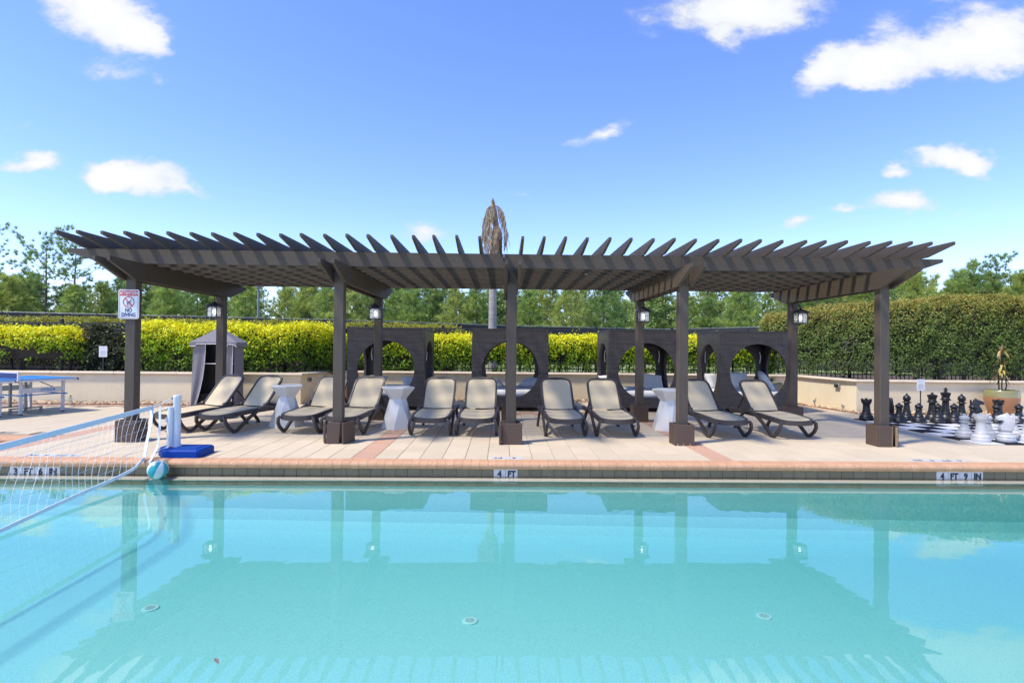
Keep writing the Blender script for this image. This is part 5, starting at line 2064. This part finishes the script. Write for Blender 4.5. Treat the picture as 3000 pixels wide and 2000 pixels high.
    for _ in range(stems):
        s_ = rs_.uniform(.1, L_ - .1)
        x_, y_, _, _ = pos(np.array([s_]), np.array([rs_.uniform(-hw * .6, hw * .75)]))
        r_ = rs_.uniform(.008, .03)
        b.tube([(x_[0] - P[0].x, y_[0] - P[0].y, -.02), (x_[0] - P[0].x + rs_.uniform(-.1, .1), y_[0] - P[0].y, .45)], r_, 5, cap=False)
    b.build('stems_shade_core', 'bark_shade_core', t_)
    return t_


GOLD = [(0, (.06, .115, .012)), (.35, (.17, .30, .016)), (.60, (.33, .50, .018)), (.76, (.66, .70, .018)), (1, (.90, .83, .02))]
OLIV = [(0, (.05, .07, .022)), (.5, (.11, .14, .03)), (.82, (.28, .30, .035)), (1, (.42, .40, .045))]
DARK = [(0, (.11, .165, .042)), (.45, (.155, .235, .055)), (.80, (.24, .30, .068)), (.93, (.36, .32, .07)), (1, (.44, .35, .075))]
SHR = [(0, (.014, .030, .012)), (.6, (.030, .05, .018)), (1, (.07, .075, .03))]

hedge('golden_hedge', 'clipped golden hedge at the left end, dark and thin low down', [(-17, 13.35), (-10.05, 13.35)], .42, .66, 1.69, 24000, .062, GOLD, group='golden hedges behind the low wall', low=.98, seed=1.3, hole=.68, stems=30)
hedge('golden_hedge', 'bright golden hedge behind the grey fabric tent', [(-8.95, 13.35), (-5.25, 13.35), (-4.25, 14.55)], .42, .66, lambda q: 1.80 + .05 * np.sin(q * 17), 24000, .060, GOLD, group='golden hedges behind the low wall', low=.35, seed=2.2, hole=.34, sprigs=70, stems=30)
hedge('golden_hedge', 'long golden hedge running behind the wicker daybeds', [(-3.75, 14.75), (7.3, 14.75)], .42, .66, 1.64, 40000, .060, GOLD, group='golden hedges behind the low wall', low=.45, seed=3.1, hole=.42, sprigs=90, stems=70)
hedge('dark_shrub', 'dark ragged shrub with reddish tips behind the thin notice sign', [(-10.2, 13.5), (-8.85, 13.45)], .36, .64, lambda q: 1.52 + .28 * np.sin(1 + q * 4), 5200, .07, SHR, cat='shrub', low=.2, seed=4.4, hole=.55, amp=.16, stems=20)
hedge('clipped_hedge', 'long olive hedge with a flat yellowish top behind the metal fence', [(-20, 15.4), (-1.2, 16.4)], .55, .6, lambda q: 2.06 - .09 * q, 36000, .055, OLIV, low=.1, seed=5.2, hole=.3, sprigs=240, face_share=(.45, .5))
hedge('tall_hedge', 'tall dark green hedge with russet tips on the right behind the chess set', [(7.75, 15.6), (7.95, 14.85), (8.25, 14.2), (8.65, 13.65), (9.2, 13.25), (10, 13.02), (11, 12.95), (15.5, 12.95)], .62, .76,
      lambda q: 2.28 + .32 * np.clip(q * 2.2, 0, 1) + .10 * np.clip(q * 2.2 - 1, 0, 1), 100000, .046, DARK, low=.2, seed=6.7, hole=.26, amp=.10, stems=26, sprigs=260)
TH = [o for o in COL.objects if o.name == 'tall_hedge'][0]
for x_, y_, r_ in ((9.35, 13.1, .05), (9.9, 12.85, .07), (10.45, 12.8, .10), (11.0, 12.8, .06), (11.6, 12.75, .09), (12.2, 12.8, .06), (8.6, 13.6, .05)):
    b = MB()
    b.tube([(x_ - 7.75, y_ - 15.6, -.28), (x_ - 7.75 + .03, y_ - 15.6, .05), (x_ - 7.75 - .05, y_ - 15.6, .5)], [r_, r_ * .8, r_ * .6], 7)
    b.build('trunk', 'bark', TH, smooth=60)
b = MB()
rr_ = random.Random(8)
for k in range(26):
    x0, z0 = 8.55 + rr_.uniform(-.25, .25), 1.45 + rr_.uniform(-.25, .25)
    a = rr_.uniform(0, 6.28)
    l_ = rr_.uniform(.12, .3)
    b.tube([(x0 - 7.75, 13.02 - 15.6, z0 - .76), (x0 - 7.75 + math.cos(a) * l_, 12.98 - 15.6, z0 - .76 + math.sin(a) * l_)], .006, 4, cap=False)
b.build('bare_twigs', 'bark', TH)
# a light climbing plant over the top right of the tall hedge
nP = 900
p_ = np.stack([RNG.uniform(10.0, 14.5, nP), RNG.uniform(12.4, 13.3, nP), 2.62 + RNG.normal(size=nP) * .06], 1)
p_[:, 2] += .06 * (p_[:, 0] - 10) / 4 - np.clip(12.55 - p_[:, 1], 0, 1) * 2.0
V, F, Cc = leaf_cloud(p_, .07, np.tile(np.array([.30, .36, .06]), (nP, 1)) * RNG.uniform(.7, 1.2, (nP, 1)), None, .9)
tag(link('climber', np_mesh('climber', V, F, 'leaf', Cc)), 'pale green climbing plant spilling over the top of the tall right hedge', 'climbing plant')

# ---- black metal picket fence behind the front hedges
FEN = thing('picket_fence', 'black metal picket fence running behind the golden hedges', 'fence', (0, 14.2, .6))
fp = [(-22, 14.15), (-4.9, 14.2), (-3.9, 15.65), (7.1, 15.65), (9.0, 13.95), (20, 13.75)]
pk = MB()
pst = MB()
pst.box((-.032, -.032, -.05), (.032, .032, 1.33), c=.004)
pst.box((-.04, -.04, 1.33), (.04, .04, 1.345))
pst.box((-.036, -.036, 1.345), (.036, .036, 1.375), c=.01)
post2 = pst.mesh('fence_post', 'metal_black')
for a, c in zip(fp, fp[1:]):
    A_, C_ = Vector((*a, 0)), Vector((*c, 0))
    L_ = (C_ - A_).length
    nb = max(1, round(L_ / 2.2))
    rot = math.atan2(C_.y - A_.y, C_.x - A_.x)
    for k in range(nb):
        p0, p1 = A_.lerp(C_, k / nb), A_.lerp(C_, (k + 1) / nb)
        link('fence_post', post2, FEN, (p0.x, p0.y - 14.2, 0), (0, 0, rot))
        rl_ = MB()
        l = (p1 - p0).length
        for z_ in (1.27, 1.08, .14):
            rl_.box((.034, -.014, z_ - .016), (l - .034, .014, z_ + .016))
        link('rail', rl_.mesh('rail', 'metal_black'), FEN, (p0.x, p0.y - 14.2, 0), (0, 0, rot))
        npk = int(l / .105)
        for j in range(1, npk):
            q = p0.lerp(p1, j / npk)
            pk.box((q.x - .008, q.y - 14.2 - .008, .02), (q.x + .008, q.y - 14.2 + .008, 1.26))
pkb = pk.build('picket', 'metal_black', FEN)
pkb['kind'] = 'stuff'

# ---- black fabric screen fence in front of the wood
SCR = thing('screen_fence', 'long black fabric screen fence between the garden and the pine wood', 'fence', (0, 22, .4))
sp_ = [(-34, 15.5), (-17.2, 19), (-6.5, 22), (.45, 25), (8.1, 27), (11.2, 23), (16, 18.5), (34, 15)]
ztp = [2.36, 2.385, 2.375, 2.33, 2.31, 2.32, 2.33, 2.35]
for i in range(len(sp_) - 1):
    A_, C_ = Vector(sp_[i]), Vector(sp_[i + 1])
    nb = max(1, round((C_ - A_).length / 3.0))
    for k in range(nb):
        p0, p1 = A_.lerp(C_, k / nb), A_.lerp(C_, (k + 1) / nb)
        z0_, z1_ = ztp[i] + (ztp[i + 1] - ztp[i]) * k / nb, ztp[i] + (ztp[i + 1] - ztp[i]) * (k + 1) / nb
        dd = (p1 - p0).normalized()
        nn = Vector((-dd.y, dd.x)) * .012
        m_ = MB()
        n_ = 6
        vs = []
        for j in range(n_ + 1):
            q = p0.lerp(p1, j / n_)
            z_ = z0_ + (z1_ - z0_) * j / n_ - .02 * math.sin(math.pi * j / n_) * RNG.uniform(.3, 1.6)
            w_ = .02 * math.sin(j * 2.1 + k)
            vs += [(q.x - nn.x + w_ * nn.x * 40, q.y - nn.y - 22 - abs(w_), 0), (q.x - nn.x, q.y - nn.y - 22, z_ - .4), (q.x + nn.x, q.y + nn.y - 22, z_ - .4), (q.x + nn.x, q.y + nn.y - 22, 0)]
        fs = [(4 * j + a, 4 * j + 4 + a, 4 * j + 4 + (a + 1) % 4, 4 * j + (a + 1) % 4) for j in range(n_) for a in range(4)]
        m_.add(vs, fs)
        m_.build('screen_panel', 'screen_black', SCR)
        m_ = MB()
        m_.tube([(p0.x, p0.y - 22 + .03, -.1), (p0.x, p0.y - 22 + .03, z0_ - .4 + .03)], .03, 6)
        m_.build('fence_post', 'metal_black', SCR)
        m_ = MB()
        m_.tube([(p0.x, p0.y - 22 + .02, z0_ - .385), (p1.x, p1.y - 22 + .02, z1_ - .385)], .014, 5)
        m_.build('top_rail', 'lamp_grey', SCR)

# ---- dead palm
PALM = thing('dead_palm', 'dead palm with a pale ringed trunk and withered hanging fronds behind the pergola', 'tree', (-.31, 17, .55))
b = MB()
prof_ = []
for k in range(40):
    z_ = k * .1
    prof_.append((.132 - .006 * z_ + (.006 if k % 2 else 0) + RNG.uniform(-.002, .003), z_))
b.lathe(prof_, 16)
b.build('trunk', 'palm_bark', PALM, smooth=60)
b = MB()
vs_prof = [(.125, 3.5), (.14, 3.62), (.155, 3.80), (.165, 4.0), (.175, 4.2), (.165, 4.38), (.12, 4.50), (.08, 4.58), (.075, 4.9), (.06, 5.2), (.04, 5.36), (.02, 5.42), (0, 5.44)]
b.lathe(vs_prof, 14)
b.v = [(v[0] + (.09 * max(0, min(1, (v[2] - 3.5) / .5)) if v[2] < 4.55 else .09 - .13 * (v[2] - 4.5)) + RNG.uniform(-.018, .018), v[1] + RNG.uniform(-.018, .018), v[2] + RNG.uniform(-.02, .02)) for v in b.v]
for k in range(34):
    a = RNG.uniform(0, 6.28)
    z_ = RNG.uniform(3.5, 4.4)
    r0 = .15
    b.tube([(.09 + r0 * math.cos(a), r0 * math.sin(a), z_), (.09 + (r0 + .05) * math.cos(a), (r0 + .05) * math.sin(a), z_ + RNG.uniform(-.02, .12))], [.03, .005], 4, cap=False)
b.build('fibrous_crown', 'palm_fibre', PALM)
mat('frond_dead', (.36, .30, .205), .9, nscale=6, namt=.7, ncol=(.20, .155, .10))
fronds = [(-.03, -.30, .0, 1.25, 1.0), (-.03, -.24, -.10, 1.5, 1.2), (-.02, -.15, -.13, 1.55, 1.3), (-.02, -.06, -.16, 1.5, 1.2), (0, .42, -.03, 1.35, 1.0), (.0, .38, .10, 1.2, 1.0), (-.02, -.20, .12, 1.3, 1.0), (0, .05, .16, 1.2, 1.0)]
for q, (x0, dx_, dy_, drop, dens_) in enumerate(fronds):
    b = MB()
    pts = []
    for k in range(9):
        u = k / 8
        pts.append(Vector((x0 + dx_ * (1 - (1 - u) ** 2.2), dy_ * (1 - (1 - u) ** 2), 5.22 + .12 * math.sin(u * 2.2) - drop * u ** 1.7)))
    b.tube(pts, [.016 - .0013 * k for k in range(9)], 5, cap=False)
    for k in range(int(70 * dens_)):
        u = RNG.uniform(.12, 1)
        j = min(7, int(u * 8))
        p = pts[j].lerp(pts[j + 1], u * 8 - j)
        l_ = RNG.uniform(.18, .5)
        e = p + Vector((RNG.normal() * .055 - .03 * dx_, RNG.normal() * .05, -l_))
        w_ = RNG.uniform(.006, .012)
        mid_ = p.lerp(e, .45) + Vector((RNG.normal() * .03, 0, .03))
        b.add([p + Vector((-w_, 0, 0)), p + Vector((w_, 0, 0)), mid_ + Vector((w_, 0, 0)), mid_ + Vector((-w_, 0, 0)), e], [(0, 1, 2, 3), (3, 2, 4)])
    b.build('dead_frond', 'frond_dead', PALM)

# ---- lamp post beyond the fence
LP = thing('lamp_post', 'slim grey lamp post with a flat head beyond the fence', 'street lamp', (-10.69, 24, .4))
b = MB()
b.lathe([(.055, 0), (.05, .3), (.048, 3.42)], 10)
b.build('pole', 'lamp_grey', LP, smooth=50)
b = MB()
b.lathe([(.05, 3.40), (.13, 3.44), (.13, 3.50), (.10, 3.53), (0, 3.54)], 14)
b.build('lamp_head', 'lamp_grey', LP, smooth=40)

# ================================================================== PINE WOOD
def pine_mesh(H, clear, nlimb, ntuft, spread, tuft_len, cols_, seed, m_=11, wid=.05, sparse=False):
    """crown (needle bundles along the limbs) and trunk with limbs"""
    r = np.random.default_rng(seed)
    tb = MB()
    lean = r.normal(size=2) * .03 * H / 8
    r0 = .018 * H
    tp = [(lean[0] * (k / 6) ** 2 * 3, lean[1] * (k / 6) ** 2 * 3, H * .97 * k / 6) for k in range(7)]
    tb.tube(tp, [r0 * (1 - .85 * k / 6) for k in range(7)], 7, cap=False)
    pts, dirs = [], []
    for i in range(nlimb):
        u = (i + r.random()) / nlimb
        z = H * (clear + (1 - clear) * u * .97)
        az = i * 2.4 + r.normal() * .5
        L_ = spread * ((1 - u) ** .75 * .9 + .16) * r.uniform(.7, 1.25)
        if sparse:
            L_ = spread * (.55 + .45 * math.sin(math.pi * min(1, u * 1.05))) * r.uniform(.5, 1.2)
        up_ = r.uniform(.15, .6) + u * .6
        base = np.array([lean[0] * 3 * (z / H) ** 2, lean[1] * 3 * (z / H) ** 2, z])
        d0 = np.array([math.cos(az), math.sin(az), 0])
        pl = [base + d0 * L_ * t_ + np.array([0, 0, L_ * up_ * t_ ** 1.5 - .06 * L_ * math.sin(t_ * 3.14)]) for t_ in (0, .35, .7, 1)]
        rb = r0 * .28 * (1 - u * .6)
        tb.tube([tuple(p) for p in pl], [rb, rb * .7, rb * .5, rb * .25], 4, cap=False)
        k = max(2, int(ntuft * (.5 + L_ / spread)))
        for q in range(k):
            t_ = r.uniform(.32 if not sparse else .55, 1.05)
            j = 0 if t_ < .35 else (1 if t_ < .7 else 2)
            f_ = (t_ - (0, .35, .7)[j]) / (.35, .35, .3)[j]
            p = pl[j] * (1 - f_) + pl[j + 1] * f_
            side = np.array([-d0[1], d0[0], 0]) * r.normal() * (.34 if not sparse else .30) * L_ * (1.1 - .3 * t_)
            p = p + side + r.normal(size=3) * np.array([.08, .08, .12 if not sparse else .06])
            pts.append(p)
            dd = d0 * .6 + side * .5 + np.array([0, 0, .55]) + r.normal(size=3) * .25
            dirs.append(dd / np.linalg.norm(dd))
    for q in range(6):
        pts.append(np.array([tp[-1][0], tp[-1][1], H * (.93 + .07 * q / 5)]) + r.normal(size=3) * .05)
        dirs.append(np.array([r.normal() * .3, r.normal() * .3, 1]))
    pts, dirs = np.array(pts), np.array(dirs)
    ci = r.integers(0, len(cols_), len(pts))
    cc = np.array(cols_)[ci] * r.uniform(.75, 1.25, (len(pts), 1))
    V, F, C = tuft_cloud(pts, dirs, tuft_len, wid, m_, cc, .25, 1.0)
    return np_mesh('crown', V, F, 'needle', C), tb.mesh('trunk', 'bark', 60)


def broad_mesh(H, spread, seed, cols_, n=2600, size=.20):
    r = np.random.default_rng(seed)
    tb = MB()
    r0 = .016 * H
    tb.tube([(0, 0, 0), (.1, 0, H * .4), (.05, .1, H * .9)], [r0, r0 * .7, r0 * .2], 6, cap=False)
    pts = []
    for k in range(26):
        u = r.random()
        z = H * (.25 + .72 * u)
        a = r.uniform(0, 6.28)
        L_ = spread * math.sin(math.pi * min(1, .18 + u * .80)) * r.uniform(.4, 1)
        c = np.array([L_ * math.cos(a), L_ * math.sin(a), z])
        tb.tube([(.05, .05, z - L_ * .6), tuple(c)], [r0 * .3, r0 * .1], 4, cap=False)
        pts.append(c + r.normal(size=(n // 26, 3)) * np.array([.42, .42, .30]) * spread * .42)
    P = np.concatenate(pts)
    cc = np.array(cols_)[r.integers(0, len(cols_), len(P))] * r.uniform(.7, 1.3, (len(P), 1))
    V, F, C = leaf_cloud(P, size, cc, None, 1.0)
    return np_mesh('crown', V, F, 'leaf', C), tb.mesh('trunk', 'bark', 60)


G1 = [(.33, .45, .12), (.39, .51, .13), (.26, .38, .11), (.45, .53, .13)]
G2 = [(.23, .36, .12), (.28, .41, .12), (.18, .29, .10), (.36, .45, .13)]
G3 = [(.43, .52, .13), (.48, .53, .14), (.36, .45, .12), (.46, .50, .14)]
VAR = []
for k in range(6):
    VAR.append(pine_mesh(6.6, .06, 46, 11, 1.8, .44, (G1, G2, G3, G1, G3, G2)[k], 20 + k, 22, .038))
BRO = [broad_mesh(6.3, 1.9, 41, [(.36, .48, .22), (.42, .53, .26), (.30, .41, .18)]), broad_mesh(6.0, 1.7, 42, [(.28, .40, .12), (.34, .44, .14), (.40, .48, .16)])]
TALL = [pine_mesh(9.0, .46, 24, 15, 2.4, .34, G2, 60, 30, .028, True), pine_mesh(9.1, .45, 22, 12, 2.2, .32, G2, 61, 30, .028, True), pine_mesh(10.0, .30, 30, 14, 2.6, .36, G2, 62, 28, .03, True)]
MID = [pine_mesh(8.6, .26, 38, 11, 1.6, .38, G1, 71, 24, .034), pine_mesh(8.8, .36, 30, 12, 1.6, .34, G2, 72, 26, .03, True)]


def tree(name, mes, x, y, s, lab, group=None, cat='tree', sz=None):
    t_ = thing(name, lab, cat, (x, y, .35), RNG.uniform(0, 6.28), group)
    t_.scale = (s, s, sz or s)
    link('crown', mes[0], t_)
    link('trunk', mes[1], t_)


tree('tall_pine', TALL[0], -37.2, 45, 1.0, 'tall thin bare-trunked pine, left one of the pair above the wood')
tree('tall_pine', TALL[1], -34.6, 44.5, .99, 'tall thin bare-trunked pine, the one of the pair nearest the pergola')
tree('tall_pine', TALL[2], -42.6, 43.5, 1.0, 'dark tall pine cut off by the left edge of the photo')
tree('tall_pine', MID[0], 41.3, 47, 1.03, 'tall bright pine above the tall hedge at the right')
tree('tall_pine', MID[1], 43.9, 47.5, 1.05, 'thin-topped tall pine rising above the right end of the hedge')
tree('tall_pine', MID[0], 37.6, 50, .95, 'pine just right of the end of the pergola, above the hedge')
tree('tall_pine', MID[0], 50.5, 46, .88, 'pine at the far right edge above the hedge')
lab_p = 'bushy green pine in the dense wood beyond the black screen fence'
lab_b = 'pale green leafy tree among the pines beyond the black screen fence'
rr_ = random.Random(21)
x = -58.0
while x < 62:
    y = 42 + rr_.uniform(0, 7)
    if rr_.random() < (.30 if -2 < x < 22 else .08):
        tree('broadleaf_tree', rr_.choice(BRO), x, y, rr_.uniform(.9, 1.1), lab_b, 'pale leafy trees in the wood')
    else:
        h = rr_.uniform(.84, 1.06) * (.93 if x < -14 else .97) * (1.0 if x < 27 else 1.25)
        tree('pine_tree', rr_.choice(VAR), x, y, h * 1.08, lab_p, 'bushy pines in the wood', sz=h)
    x += rr_.uniform(1.15, 1.75)
x = -72.0
while x < 78:
    y = 53 + rr_.uniform(0, 8)
    h = rr_.uniform(1.02, 1.30)
    h *= .90 if x < -14 else (.93 if x < 30 else 1.08)
    tree('pine_tree', rr_.choice(VAR), x, y, h * 1.1, lab_p, 'bushy pines in the wood', sz=h)
    x += rr_.uniform(1.3, 2.1)
# brush under the trees
nb_ = 9000
p_ = np.stack([RNG.uniform(-60, 64, nb_), RNG.uniform(36, 44, nb_), np.abs(RNG.normal(size=nb_)) * .7 + .4], 1)
cc = np.array([(.10, .16, .03), (.07, .115, .028), (.16, .20, .05)])[RNG.integers(0, 3, nb_)] * RNG.uniform(.7, 1.25, (nb_, 1))
V, F, Cc = leaf_cloud(p_, .45, cc, None, 1.0)
tag(link('undergrowth', np_mesh('undergrowth', V, F, 'leaf', Cc)), 'low green brush at the foot of the pine wood', kind='stuff')
